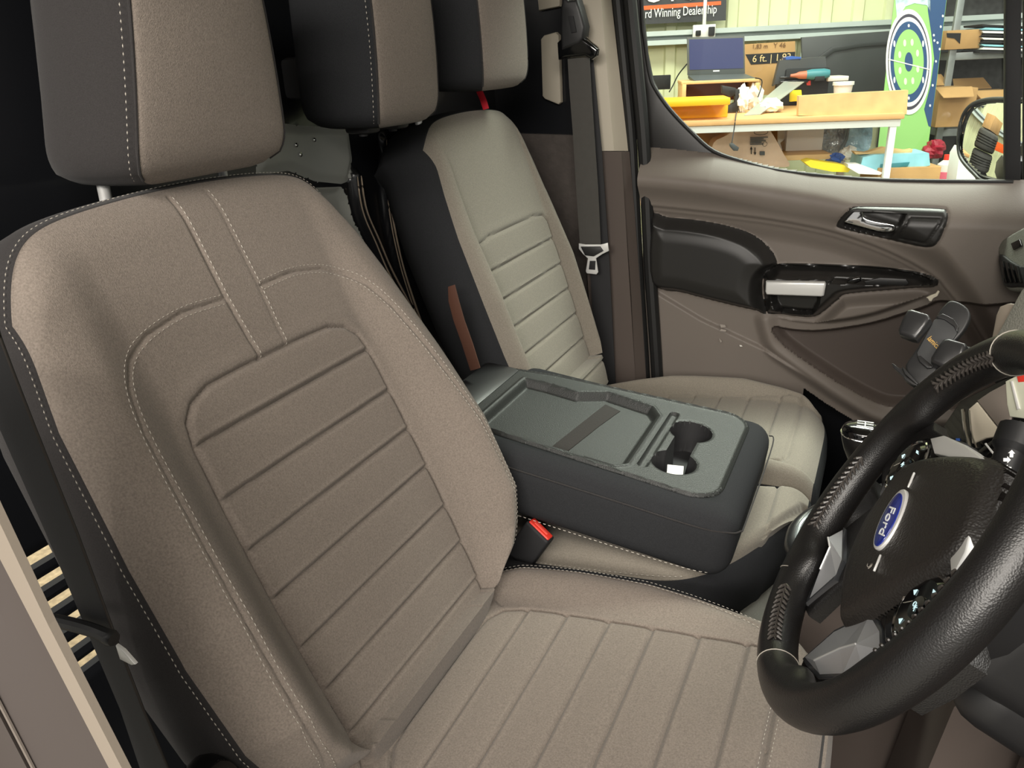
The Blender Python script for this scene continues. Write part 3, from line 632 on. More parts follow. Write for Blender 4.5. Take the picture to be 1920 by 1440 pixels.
# ================================================================== CAB SHELL
def quad(name, pts, thick, N, m, parent=None, **k):
    pts = np.array(pts, float); N = np.array(N, float); n = len(pts); V = np.vstack([pts, pts-N*thick]); F = [tuple(range(n)), tuple(range(2*n-1, n-1, -1))]+[(i, n+i, n+(i+1) % n, (i+1) % n) for i in range(n)]
    return mk(name, V, F, m, parent, smooth=False, **k)
S = lambda o: tag(o, kind='structure')
S(mk('floor', *box((.45, .36, -.03), (1.7, 1.64, .06), .01), M['carpet'], smooth=False))
S(mk('ceiling', *box((.35, .36, 1.60), (1.75, 1.62, .05), .02), M['beige']))
# cab bulkhead with pressed ribs and a louvred opening behind the driver
bf = Field((-.33, 0, 0), (0, 1, 0), (0, 0, 1), (1, 0, 0), -.46, 1.16, 0.0, 1.575, .004)
bl = lambda pts: [(p[1], p[2]) for p in (at(x, y, (-.33, 0, 0), (1, 0, 0)) for x, y in pts)]
rib1 = bl([(716, 262), (717, 330), (722, 400), (738, 480), (757, 545), (790, 640), (830, 760)]); rib2 = bl([(765, 370), (775, 440), (790, 500), (806, 560), (826, 615), (845, 655)]); rib3 = bl([(662, 330), (667, 370), (676, 405), (696, 450), (722, 510), (760, 580)])
for rb, hh, w in ((rib1, .011, .0075), (rib2, .011, .0075), (rib3, .014, .010)):
    d_, _, _ = sdf(spline(rb, 8), bf.u, bf.v, closed=False); bf.H += hh*(1-ss(d_, w*.35, w*1.6))
gp = bl([(480, 225), (560, 235), (652, 240), (660, 300), (652, 340), (640, 345), (590, 340), (540, 320), (480, 330)]); gp2 = bl([(590, 352), (640, 350), (652, 372), (662, 412), (684, 455), (712, 512), (745, 600), (600, 600)])
dg = bf.snap(gp); dg2 = bf.snap(gp2); bf.H -= .012*ss(-dg2, 0, .012); bf.H += .006*ss(-dg, 0, .015)
mg = (bf.mid(dg) < 0) | (bf.mid(dg2) < 0)
hole = np.zeros_like(mg); slots = []
for i in range(6):
    zc = .566-.0345*i; c_ = rrect(-.40, -.115+.012*i*0, zc-.011, zc+.008, .009); dd = bf.snap(c_); hole |= bf.mid(dd) < 0; bf.H -= .006*np.exp(-(dd/.006)**2)
S(bf.build('wall_back', ~mg & ~hole, M['bulk'], thick=.012))
o = bf.build('bulkhead_panel', mg & ~hole, M['bulkg'], thick=.012); o.name = 'wall_back_panel'; S(o)
for rb, w in ((rib1, .0075), (rib2, .0075), (rib3, .010)):  # thin pale tubes stand in for the highlights along the ribs
    for sg in (1, -1):
        q2 = spline(rb, 8); tg2 = np.gradient(q2, axis=0); tg2 /= np.linalg.norm(tg2, axis=1)[:, None]; q2 = q2+np.stack([-tg2[:, 1], tg2[:, 0]], 1)*sg*w*.55
        rr2 = np.interp(np.linspace(0, 1, len(q2)), [0, .12, .5, .9, 1], [.0008, .0022, .0018, .0026, .001])*(1 if sg > 0 else .7); S(mk('rib_highlight', *tube([(-.3165, a_, b_) for a_, b_ in q2], rr2, 6), M['ribglint']))
for i, (x, y) in enumerate(((548, 272), (582, 262), (556, 290), (700, 232), (716, 230))):
    p = at(x, y, (-.33, 0, 0), (1, 0, 0)); tag(mk('screw', *lathe([(0, 0), (.004, 0), (.0035, .003), (0, .004)], p+np.array([.006, 0, 0]), (1, 0, 0), 12), M['chrome']), 'small bright screw head on the bulkhead panel, '+['left of the pair under the middle headrest', 'right of the pair on the grey panel', 'lower one beside the driver headrest', 'left one under the middle headrest', 'right one under the middle headrest'][i], 'screw', 'bulkhead screws')
# cargo hold behind the bulkhead
S(mk('floor_cargo', *box((-1.55, .36, .0), (2.36, 1.6, .03), 0), M['osb'], smooth=False))
# door-side structure: passenger-side body wall, pillar trims
S(quad('wall_left', [at(x, y, (0, 1.10, 0), (0, 1, 0)) for x, y in ((960, 700), (1160, 700), (1120, 255), (950, 250))], .02, (0, -1, 0), mat('felt_lining', srgb(74, 68, 64), .95, bump=(60, .8, .004), var=(40, .15))))
S(quad('wall_left_upper', [at(x, y, (0, 1.115, 0), (0, 1, 0)) for x, y in ((930, 262), (1170, 258), (1150, -420), (880, -420))], .02, (0, -1, 0), M['bulk']))
S(mk('trim_1', *prism([(p[0], p[2]) for p in (at(x, y, (0, 1.10, 0), (0, 1, 0)) for x, y in ((1014, 74), (1020, 66), (1042, 60), (1048, 66), (1052, 192), (1047, 196), (1022, 186), (1017, 180)))], (0, 1.112, 0), (1, 0, 0), (0, 0, 1), (0, -1, 0), .014, .004), M['beige']))
S(mk('trim_2', *prism([(p[0], p[2]) for p in (at(x, y, (0, 1.10, 0), (0, 1, 0)) for x, y in ((1002, -60), (1052, -70), (1050, 12), (1010, 20)))], (0, 1.112, 0), (1, 0, 0), (0, 0, 1), (0, -1, 0), .014, .004), M['beige']))
def loft(name, rows, m, parent=None):
    """rows of equally long 3-D point lists"""
    R = np.array(rows, float); a, b = R.shape[:2]; V = R.reshape(-1, 3); F = [(i*b+j, (i+1)*b+j, (i+1)*b+j+1, i*b+j+1) for i in range(a-1) for j in range(b-1)]
    return mk(name, V, F, m, parent, sharp=25)
def prow(y, xs, ys):
    return [at(x, y, (0, Y, 0), (0, 1, 0)) for x, Y in zip(xs, ys)]
YS = (1.13, 1.045, 1.04, 1.045, 1.075, 1.15)
S(loft('trim_3', [prow(y, (1060+dx, 1062+dx, 1100+dx, 1127+d2, 1146+d3, 1150+d3), YS) for y, dx, d2, d3 in ((-420, -35, -22, -34), (0, 0, 0, 0), (140, 12, 12, 16), (283, 24, 24, 32))], M['beige']))
S(loft('trim_4', [prow(y, (1040+dx, 1042+dx, 1120+dx, 1160+d2, 1180+d3, 1186+d3), (1.13, 1.045, 1.036, 1.04, 1.07, 1.15)) for y, dx, d2, d3 in ((284, 45, 0, 0), (400, 52, 10, 10), (560, 62, 24, 22), (720, 72, 32, 32), (900, 85, 42, 42))], M['trimd']))
# rubber door seal up the pillar
mb = MB()
for x0, r_ in ((1158, .012), (1181, .014)):
    q = [at(x0+dx, y, (0, 1.085, 0), (0, 1, 0)) for y, dx in ((-420, -40), (0, 0), (140, 14), (283, 27), (500, 38), (720, 52), (950, 60))]; mb.add(*tube(spline(q, 4), r_, 10))
S(mb.build('trim_5', M['rubber']))
S(mk('trim_6', *box((-.055, 1.175, .6), (.07, .07, 2.0), .01), M['bulk']))
# ---------------------------------------------------------------- passenger seat belt on the pillar
sb = thing('seat_belt', 'grey passenger belt hanging from the pillar ring with a metal latch tongue', 'seat belt', (-.06, 1.0, .70))
YB = 1.0
def strap(Pl, Pr, N, th):
    V = []; 
    for a, b in zip(Pl, Pr): V += [a, a*.5+b*.5+np.array(N)*.0012, b, b-np.array(N)*th, a-np.array(N)*th]
    m = 5; F = []
    for i in range(len(Pl)-1):
        for j in range(m): F.append((i*m+j, (i+1)*m+j, (i+1)*m+(j+1) % m, i*m+(j+1) % m))
    return V, F
rows = [(108, 1064, 1105), (160, 1067, 1108), (250, 1074, 1114), (350, 1080, 1121), (470, 1088, 1127)]
mk('webbing', *strap([at(l, y, (0, YB, 0), (0, 1, 0)) for y, l, r in rows], [at(r, y, (0, YB, 0), (0, 1, 0)) for y, l, r in rows], (0, -1, 0), .002), M['belt'], sb)
rows = [(110, 1068, 1112), (280, 1090, 1128), (480, 1105, 1142), (600, 1112, 1148), (740, 1118, 1155), (950, 1125, 1165)]
mk('webbing_return', *strap([at(l, y, (0, YB+.02, 0), (0, 1, 0)) for y, l, r in rows], [at(r, y, (0, YB+.02, 0), (0, 1, 0)) for y, l, r in rows], (0, -1, 0), .002), M['beltd'], sb)
W2 = lambda pts, Y: [(p[0], p[2]) for p in (at(x, y, (0, Y, 0), (0, 1, 0)) for x, y in pts)]
pr = lambda name, pts, Y, d, m, parent, bev=.003, seg=2: mk(name, *prism(W2(pts, Y), (0, Y, 0), (1, 0, 0), (0, 0, 1), (0, -1, 0), d, bev, seg), m, parent)
pr('anchor_cover', [(1066, -10), (1075, 2), (1092, 0), (1098, 20), (1106, 50), (1103, 72), (1096, 82), (1062, 95), (1060, 60), (1060, 20)], 1.01, .03, M['blk'], sb, .008, 3)
pr('anchor_cover_lip', [(1066, 30), (1076, 30), (1082, 60), (1072, 62)], .981, .004, M['blkm'], sb, .001)
pr('belt_ring', [(1048, 80), (1058, 70), (1096, 70), (1112, 82), (1124, 92), (1122, 104), (1112, 112), (1100, 104), (1064, 108), (1050, 112)], .995, .012, M['gloss'], sb, .005, 3)
q = [at(x, y, (0, .985, 0), (0, 1, 0)) for x, y in ((1100, 70), (1110, 80), (1121, 90), (1120, 101))]; mk('ring_edge', *tube(spline(q, 5), .0016, 6), M['chrome'], sb)
tg_ = pr('latch_tongue', [(1086, 456), (1098, 458), (1128, 458), (1140, 455), (1142, 470), (1130, 476), (1118, 484), (1122, 510), (1119, 514), (1101, 512), (1099, 508), (1103, 484), (1094, 476), (1086, 466)], .99, .003, M['silver'], sb, .001)
pr('tongue_grip', [(1090, 462), (1126, 462), (1132, 470), (1114, 480), (1098, 478)], .987, .006, M['blk'], tg_, .002)
pr('tongue_window', [(1106, 489), (1117, 489), (1116, 506), (1104, 505)], .987, .0006, M['blkm'], tg_, .0001)

# ================================================================== PASSENGER DOOR
door = thing('vehicle_door', 'closed passenger door beyond the seats with window, armrest, pull bar and release lever', 'vehicle door', (.45, 1.10, .05))
DY = 1.09
df = Field((0, DY, 0), (1, 0, 0), (0, 0, 1), (0, -1, 0), .035, .99, .01, .93, .0024)
def DP(pts, h=0., crop=True):
    if crop: pts = [(1200+x/2.6667, 340+y/2.6667) for x, y in pts]
    return [(p[0], p[2]) for p in (at(x, y, (0, DY-h, 0), (0, 1, 0)) for x, y in pts)]
sillp = DP([(1212, 276), (1260, 279), (1340, 288), (1400, 303), (1460, 317), (1520, 326), (1600, 333), (1670, 337), (1760, 339), (1930, 340), (2150, 345)], -.02, False)
top = np.interp(df.u, [p[0] for p in sillp], [p[1] for p in sillp])
pad = spline(DP([(20, 198), (120, 200), (220, 208), (330, 224), (440, 250), (530, 285), (600, 335), (645, 385), (668, 440), (655, 452), (610, 490), (592, 530), (592, 600), (612, 690), (560, 682), (400, 645), (200, 592), (20, 530)], .04), 4, True)
sw = spline(DP([(598, 500), (622, 474), (670, 447), (760, 444), (1000, 452), (1200, 462), (1380, 478), (1470, 502), (1495, 530), (1470, 560), (1350, 575), (1040, 600), (985, 625), (930, 672), (870, 714), (800, 718), (700, 706), (615, 692), (600, 620)], .045), 4, True)
recess = spline(DP([(655, 452), (760, 449), (1000, 456), (1200, 466), (1370, 484), (1455, 508), (1470, 528), (1380, 540), (1100, 528), (940, 524), (930, 505), (640, 500)], .045), 3, True)
cup_ = DP([(640, 572), (905, 578), (890, 640), (855, 700), (780, 706), (690, 694), (655, 640)], .045)
shelf = spline(DP([(980, 630), (1040, 600), (1350, 578), (1445, 584), (1420, 620), (1180, 705), (980, 742), (820, 745), (700, 725), (640, 700), (800, 722), (880, 715)], .03), 4, True)
pocket = spline(DP([(660, 735), (760, 748), (900, 752), (1150, 715), (1400, 640), (1600, 590), (2500, 590), (2500, 1150), (1500, 1150), (1330, 1146), (1210, 1132), (1060, 1060), (900, 960), (740, 850), (680, 790)], 0), 4, True)
lip = spline(DP([(625, 700), (640, 760), (670, 830), (760, 905), (900, 1005), (1060, 1110), (1200, 1185), (1340, 1195), (1600, 1200), (2500, 1200)], 0), 5)
crease = DP([(60, 545), (300, 690), (640, 850), (900, 1010), (1100, 1140), (1250, 1230)], 0)
arc = spline(DP([(20, 138), (160, 152), (400, 178), (640, 208), (900, 255), (1080, 308), (1240, 370), (1380, 440), (1480, 505), (1530, 560), (1640, 700), (1760, 900)], .01), 5)
bez = spline(DP([(985, 212), (1010, 170), (1050, 128), (1090, 114), (1250, 116), (1490, 124), (1528, 136), (1536, 165), (1515, 225), (1485, 285), (1440, 312), (1360, 306), (1200, 275), (1010, 234)], .004), 3, True)
dpad = df.snap(pad); dsw = df.snap(sw); dsh = df.snap(shelf); dpk = df.snap(pocket); dbz = df.snap(bez)
darc, _, _ = sdf(arc, df.u, df.v, closed=False); dlip, _, _ = sdf(lip, df.u, df.v, closed=False); dcr, _, _ = sdf(crease, df.u, df.v, closed=False); drc, _, _ = sdf(recess, df.u, df.v); dcu, _, _ = sdf(cup_, df.u, df.v)
arcz = np.interp(df.u, arc[:, 0], arc[:, 1]); below = df.v < arcz
H = np.zeros_like(df.u)
H += np.where(below, .0, .012*ss(df.v-arcz, 0, .012)+.036*ss(df.v-arcz, .01, .08))       # upper roll stands proud
H += .004*np.exp(-(darc/.005)**2)
H -= .016*ss(arcz-df.v, 0, .045)
H -= .074*np.clip((df.v-(top-.078))/.078, 0, 1)**1.7                                     # rolls away to the glass
H += .016*ss(-dlip+.03, 0, .03)*(dpk > 0)
H += .010*ss(-(df.v-np.interp(df.u, [p[0] for p in crease], [p[1] for p in crease])), 0, .006)*(dpk > 0)*(1-ss(df.u, .34, .44))
H -= .030*ss(-dpk, 0, .016)
arm_h = .050
prof_v = ss(-np.minimum(dpad, dsw), -.002, .022)
H += arm_h*np.maximum(prof_v, 0)*(.86+.14*ss(-dpad, .01, .05))
H += .030*ss(-dsh, 0, .02)*(dsw > 0)
H -= .022*ss(-drc, 0, .006)*(dsw < .004)
H -= .034*ss(-dcu, 0, .008)
H -= .003*np.exp(-(dbz/.0022)**2); H += .004*ss(-dbz, 0, .004); 
hole1 = spline(DP([(1020, 205), (1060, 145), (1100, 132), (1320, 140), (1330, 155), (1290, 225), (1260, 262), (1180, 258), (1040, 222)], .0), 3, True); dh1, _, _ = sdf(hole1, df.u, df.v); H -= .018*ss(-dh1, 0, .006)
sq = DP([(1345, 160), (1500, 166), (1492, 190), (1425, 286), (1296, 268), (1300, 250)], .0); dsq, _, _ = sdf(sq, df.u, df.v); H -= .0025*np.exp(-(dsq/.0018)**2)
df.H = H
mi = df.mid; inpad = mi(dpad) < 0; insw = (mi(dsw) < 0) & ~inpad; inbz = mi(dbz) < 0; insh = mi(dsh) < 0
vis = mi(df.v) < mi(top)
blackup = (mi(darc) >= 0) & False
botl = DP([(1503, 730), (1545, 760), (1605, 797), (1720, 862), (2100, 1050)], 0, False); vis &= mi(df.v) > np.maximum(np.interp(mi(df.u), [p[0] for p in botl], [p[1] for p in botl], left=0, right=0)*(mi(df.u) > botl[0][0]+.002), 0)
rest = vis & ~inpad & ~insw & ~inbz
lowdark = rest & ((mi(dpk) < 0))
df.build('door_panel', rest & ~lowdark, M['trim'], door, thick=.012)
df.build('map_pocket', lowdark, M['trimd'], door, thick=.008)
df.build('arm_pad', inpad, M['trimblk'], door, thick=.02)
df.build('armrest_console', insw, mat('door_console_black', srgb(34, 33, 32), .3, spec=.5), door, thick=.02)
hb = df.build('handle_bezel', inbz, M['trimblk'], door, thick=.01)
# release lever
def plate(name, pts, h, d, m, parent, bev=.002, seg=3, sp=0):
    p = DP(pts, h+d); p = spline(p, sp, True) if sp else p
    return mk(name, *prism(p, (0, DY-h, 0), (1, 0, 0), (0, 0, 1), (0, -1, 0), d, bev, seg), m, parent)
plate('release_lever', [(1022, 200), (1040, 168), (1068, 144), (1104, 140), (1118, 160), (1122, 182), (1180, 200), (1262, 214), (1276, 228), (1268, 250), (1215, 256), (1120, 232), (1040, 210)], .012, .018, M['chrome'], door, .006, 4, 3)
plate('pull_bar', [(628, 503), (922, 508), (928, 520), (918, 574), (905, 578), (632, 568), (625, 552)], .042, .014, M['silver'], door, .004, 4)
plate('window_switch', [(1035, 492), (1100, 478), (1108, 500), (1080, 512), (1035, 508)], .026, .012, M['gloss'], door, .003)
plate('tray_insert', [(1120, 500), (1200, 482), (1330, 488), (1345, 510), (1330, 522), (1130, 515)], .026, .004, M['blk'], door, .002, 2)
plate('torn_trim', [(1432, 582), (1455, 570), (1478, 562), (1490, 546), (1498, 552), (1488, 574), (1466, 586), (1458, 600), (1446, 600), (1440, 588)], .046, .004, mat('torn_cream_foam', srgb(215, 208, 190), .8), door, .001, 1)
for i, p in enumerate([[(400, 715), (425, 718), (430, 728), (405, 732)], [(405, 738), (432, 744), (428, 752), (398, 748)], [(497, 818), (508, 820), (512, 826), (500, 826)], [(395, 785), (410, 800), (402, 806)]]):
    plate('scuff_mark', p, .0115, .0006, mat('pale_scuff', srgb(150, 142, 134) if i != 2 else srgb(225, 222, 214), .7), door, 0, 1)
# window frame, lower rear corner and front post
def wfr(name, pts, Y, d, m, bev=.004): return mk(name, *prism(W2(pts, Y-d), (0, Y, 0), (1, 0, 0), (0, 0, 1), (0, -1, 0), d, bev, 2), m, door)
wfr('window_frame', [(1140, -420), (1150, -420), (1192, -60), (1206, 20), (1214, 100), (1224, 150), (1238, 180), (1262, 212), (1298, 248), (1330, 280), (1380, 305), (1205, 300), (1190, 150), (1172, 0)], 1.123, .008, M['trimblk'])
q = W2([(1192, -420), (1202, 0), (1209, 80), (1218, 140), (1229, 168), (1256, 206), (1296, 248), (1338, 284), (1400, 306), (1462, 321), (1560, 332), (1670, 339), (1900, 342)], 1.112)
mk('glass_seal', *tube([(a, 1.114, b) for a, b in spline(q, 4)], .0045, 8), M['rubber'], door)
wfr('front_post', [(1886, -420), (1917, -420), (1914, 342), (1884, 342)], 1.15, .03, M['blkm'])
wfr('quarter_frame', [(1920, -420), (1960, -420), (1955, 345), (1919, 345)], 1.16, .02, M['blkm'])
o = wfr('window_glass', [(1150, -420), (1900, -420), (1900, 345), (1680, 345), (1300, 300), (1190, 200)], 1.155, .004, M['glass'], 0)
# outer skin below the glass
mk('outer_skin', *box((.64, 1.185, .42), (1.24, .05, .80), .02), M['bulk'], door)
# mirror on the door
mp = lambda pts: [at(x, y, mo, mn) for x, y in pts]
mo = at(1850, 262, (0, 1.36, 0), (0, 1, 0)); 
_d = (mo-CAM)/np.linalg.norm(mo-CAM); _rr = np.array([-.74, .66, .02]); _rr /= np.linalg.norm(_rr); mn = _rr-_d; mn /= np.linalg.norm(mn)
mu = np.cross((0, 0, 1), mn); mu /= np.linalg.norm(mu); mv = np.cross(mn, mu)
def M2(pts): return [((p-mo)@mu, (p-mo)@mv) for p in mp(pts)]
oc = [(1797, 262), (1800, 235), (1808, 212), (1822, 196), (1842, 188), (1870, 185), (1905, 188), (1935, 200), (1940, 335), (1890, 342), (1845, 340), (1826, 325), (1806, 303), (1798, 285)]
ic = [(1801, 262), (1804, 238), (1812, 217), (1825, 202), (1845, 195), (1870, 192), (1900, 194), (1928, 204), (1930, 328), (1890, 336), (1848, 334), (1829, 320), (1810, 300), (1802, 284)]
mh = mk('mirror_housing', *prism(M2(oc), mo-mn*.004, mu, mv, -mn, .07, .025, 4), M['blk'], door)
mk('mirror_rim', *tube([mo+mu*a+mv*b for a, b in spline(M2(oc), 4, True)], .004, 8, closed=True), M['blk'], mh)
mf = Field(mo, mu, mv, mn, -.26, .26, -.26, .26, .004); dmi = mf.snap(spline(M2(ic), 4, True)); mf.H = .003-(mf.u**2+mf.v**2)/(2*1.15)
mf.build('mirror_glass', mf.mid(dmi) < 0, M['mirror'], mh, thick=.003, sharp=0)
mk('mirror_arm', *box(mo*.5+np.array([.78, 1.17, .84])*.5+np.array([.03, 0, -.02]), (.10, .16, .06), .02), M['blk'], door)

# ================================================================== DRIVER'S SIDE PILLAR, BELT
NYp = -.40
NP = lambda pts, Y=NYp: [(p[0], p[2]) for p in (at(x, y, (0, Y, 0), (0, 1, 0)) for x, y in pts)]
npz = lambda name, pts, Y, d, m, bev=.003: mk(name, *prism(NP(pts, Y), (0, Y, 0), (1, 0, 0), (0, 0, 1), (0, 1, 0), -d, 0, 1), m)
S(quad('trim_7', [at(x, y, (0, -.40, 0), (0, 1, 0)) for x, y in ((-260, 420), (-40, 850), (5, 949), (105, 1162), (247, 1440), (430, 1800), (390, 1800), (208, 1440), (75, 1200), (0, 1039), (-120, 830), (-330, 420))], .005, (0, 1, 0), M['beige2']))
rows = []
for t_ in np.linspace(0, 1, 14):
    a = np.array([-340, 400])*(1-t_)+np.array([400, 1820])*t_
    b = a+np.array([-40, 20]); c_ = a+np.array([-105, 70]); e_ = a+np.array([-200, 190])
    rows.append([at(a[0]+2, a[1], (0, -.405, 0), (0, 1, 0)), at(b[0], b[1], (0, -.410, 0), (0, 1, 0)), at(c_[0], c_[1], (0, -.425, 0), (0, 1, 0)), at(c_[0]-8, c_[1]+4, (0, -.428, 0), (0, 1, 0)), at(e_[0], e_[1], (0, -.43, 0), (0, 1, 0)), at(e_[0]-30, e_[1]+30, (0, -.45, 0), (0, 1, 0))])
S(loft('trim_8', rows, M['pillard']))
q = [r[3]+np.array([0, .003, 0]) for r in rows]; S(mk('trim_9', *tube(q, .0012, 6), M['trim']))
db = thing('seat_belt', 'driver belt strap running down beside the near edge of the big seat', 'seat belt', (.08, -.30, .7))
rows = [(560, -115, -62+40), (634, -75, 0), (690, -50, 21), (806, 0, 66), (1000, 86, 144), (1200, 170, 218), (1330, 225, 268), (1440, 262, 315), (1600, 325, 385)]
YQ = -.305
strapV, strapF = strap([at(l, y, (0, YQ, 0), (0, 1, 0)) for y, l, r in rows], [at(r, y, (0, YQ, 0), (0, 1, 0)) for y, l, r in rows], (.3, -.95, 0), .002)
mk('webbing', strapV, strapF, M['beltd'], db)
mk('webbing_edge', *tube([at(r, y, (0, YQ-.001, 0), (0, 1, 0)) for y, l, r in rows], .0009, 5), M['threadd'], db)
g = [at(x, y, (0, -.315, 0), (0, 1, 0)) for x, y in ((100, 1163), (140, 1172), (180, 1184), (214, 1199))]
mk('tongue_sleeve', *tube(spline(g, 5), [.0055]*13+[.0062, .0066, .0055], 10), M['blk'], db)
mk('latch_tongue', *prism(NP([(222, 1206), (236, 1216), (259, 1242), (252, 1243), (230, 1232)], -.318), (0, -.318, 0), (1, 0, 0), (0, 0, 1), (0, -1, 0), .003, .001), M['silver'], db)

pb = lambda x, y: at(x, y, (0, .47, 0), (0, 1, 0))
Lp = [pb(838, 545), pb(846, 535), pb(846, 575), pb(860, 620), pb(878, 690)]; 
tag(mk('webbing_strap', *strap([pb(840, 538), pb(841, 565), pb(850, 600), pb(866, 645), pb(882, 695)], [pb(852, 534), pb(860, 565), pb(870, 600), pb(886, 645), pb(900, 690)], (0, -1, 0), .002), M['bronze']), 'short brown webbing strap hanging behind the inner edge of the passenger backrest', 'strap')
rt = lambda x, y: at(x, y, (0, .80, 0), (0, 1, 0))
tag(mk('red_tag', *strap([rt(893, 172), rt(900, 188), rt(906, 206)], [rt(905, 170), rt(912, 186), rt(917, 203)], (.5, -.8, 0), .003), M['redtag']), 'small red tag poking up behind the top of the passenger backrest', 'tag')
# ================================================================== STEERING WHEEL (turned a little clockwise)
WC = np.array([.5718, .0247, .7159]); wph, wya = math.radians(29.8), math.radians(-5.92)
E1 = np.array([math.sin(wya), math.cos(wya), 0]); WN = np.array([-math.cos(wph)*math.cos(wya), math.cos(wph)*math.sin(wya), math.sin(wph)]); E2 = np.cross(WN, E1); E2 *= (1 if E2[2] > 0 else -1)
WR = .169; TT = math.radians(38)
WX = -math.cos(TT)*E1-math.sin(TT)*E2; WY = -math.sin(TT)*E1+math.cos(TT)*E2       # wheel's own right and up
wheel = thing('steering_wheel', 'black leather steering wheel with blue oval badge and silver spoke trims', 'steering wheel', WC)
RC = np.array([.5750, .0215, .7190]); rya = math.radians(-3.6); WR = .1712
R1 = np.array([math.sin(rya), math.cos(rya), 0]); RN = np.array([-math.cos(wph)*math.cos(rya), math.cos(wph)*math.sin(rya), math.sin(wph)]); R2 = np.cross(RN, R1); R2 *= (1 if R2[2] > 0 else -1)
RX = -math.cos(TT)*R1-math.sin(TT)*R2; RY = -math.sin(TT)*R1+math.cos(TT)*R2
def ang(a): return RC+WR*(math.cos(a)*RX+math.sin(a)*RY)
def wring(a, psi, r, r2=None):
    rad = math.cos(a)*RX+math.sin(a)*RY; return ang(a)+rad*r*math.cos(psi)+RN*(r2 or r)*math.sin(psi)
RB = lambda a: -.0014*math.exp(-((math.degrees((a-math.radians(235)+pi) % (2*pi)-pi))/38)**2)+.0009*math.exp(-((math.degrees((a-math.radians(40)+pi) % (2*pi)-pi))/60)**2)
n1, n2 = 220, 28; V = []
jun = [math.radians(d) for d in (203, 28, 273, 341)]
for i in range(n1):
    a = 2*pi*i/n1
    gr = sum(math.exp(-((math.degrees((a-math.radians(c0)+pi) % (2*pi)-pi))/16)**2) for c0 in (248, 150)); r = .0176+.0008*gr+RB(a)
    for k in range(n2):
        ps = 2*pi*k/n2; ex = 0
        for c0 in jun:
            dd = (a-c0+pi) % (2*pi)-pi; ex += .010*math.exp(-(dd/.13)**2)*max(0, math.cos(ps-pi))**2
        V.append(wring(a, ps, r+ex, (r+.0008)+ex*.2))
F = [(i*n2+k, ((i+1) % n1)*n2+k, ((i+1) % n1)*n2+(k+1) % n2, i*n2+(k+1) % n2) for i in range(n1) for k in range(n2)]
F = [f[::-1] for f in F]
rim = mk('rim', V, F, M['leather'], wheel, sharp=80)
for dg_ in (276, 318, 156):
    a = math.radians(dg_); mk('rim_seam', *tube([wring(a+.06*math.sin(ps*.5), ps, .0179+.0008*math.exp(-((dg_-150)/16)**2)+RB(a), .0187+.0008*math.exp(-((dg_-150)/16)**2)+RB(a)) for ps in np.linspace(0, 2*pi, 28, endpoint=False)], .0005, 5, closed=True), M['glyphg'], rim)
# laced stitching along the inside of the grips
def lacing(a0, a1):
    mb = MB(); n = int(abs(a1-a0)*WR/.0066); pm = math.radians(138)
    for i in range(n):
        a = a0+(a1-a0)*i/n; b = a0+(a1-a0)*(i+1)/n; m_ = (a+b)/2
        r = .0180+RB(a)+.0008*sum(math.exp(-((math.degrees((a-math.radians(c0)+pi) % (2*pi)-pi))/16)**2) for c0 in (248, 150))
        for s_ in (1, -1):
            q = [wring(a, pm, r, r+.0008), wring(a*.4+b*.6, pm+s_*.16, r+.0012, r+.002), wring(b, pm+s_*.34, r+.0003, r+.0012)]
            mb.add(*tube(q, [.0008, .0017, .0008], 6, up=RN))
        mb.add(*tube([wring(a, pm-.05, r+.0002, r+.001), wring(b, pm+.05, r+.0002, r+.001)], .0009, 5, up=RN))
    return mb
for a0, a1 in ((158, 190), (229, 261), (287, 315), (30, 60)): lacing(math.radians(a0), math.radians(a1)).build('lacing', M['threadd'], rim)
def wp(r, u, h=0): return WC+WX*r+WY*u+WN*h
def wprism(name, pts, h, d, m, parent, bev=.002, seg=3, sp=0):
    p = spline(pts, sp, True) if sp else pts
    return mk(name, *prism(p, WC+WN*h, WX, WY, WN, d, bev, seg), m, parent)
# airbag cover: domed grained pad
padp = [(0, -.080), (.035, -.077), (.065, -.067), (.083, -.056), (.089, -.046), (.086, -.020), (.077, .012), (.066, .045), (.054, .075), (.036, .093), (0, .098)]
padp = padp+[(-a, b) for a, b in padp[::-1][1:-1]]; padp = spline(padp, 5, True)
pf = Field(WC, WX, WY, WN, -.10, .10, -.09, .105, .0012); dp_ = pf.snap(padp)
pf.H = -.026+.030*(1-np.clip((pf.u/.13)**2+(pf.v/.15)**2, 0, 1))**.7*1.05-.012*np.exp(-((-dp_)/.006)**1.5)
ln = np.abs(pf.v+.052+.35*(pf.u)**2*2); pf.H -= .0025*(1-ss(pf.v+.050, -.004, .004))*(dp_ < -.0)
hub = pf.build('airbag_cover', pf.mid(dp_) < 0, M['airbag'], wheel, thick=.035, sharp=60)
mk('hub_shroud', *lathe([(0, -.10), (.075, -.095), (.088, -.06), (.080, -.035), (.06, -.03), (0, -.03)], WC, WN, 32), M['blk'], wheel)
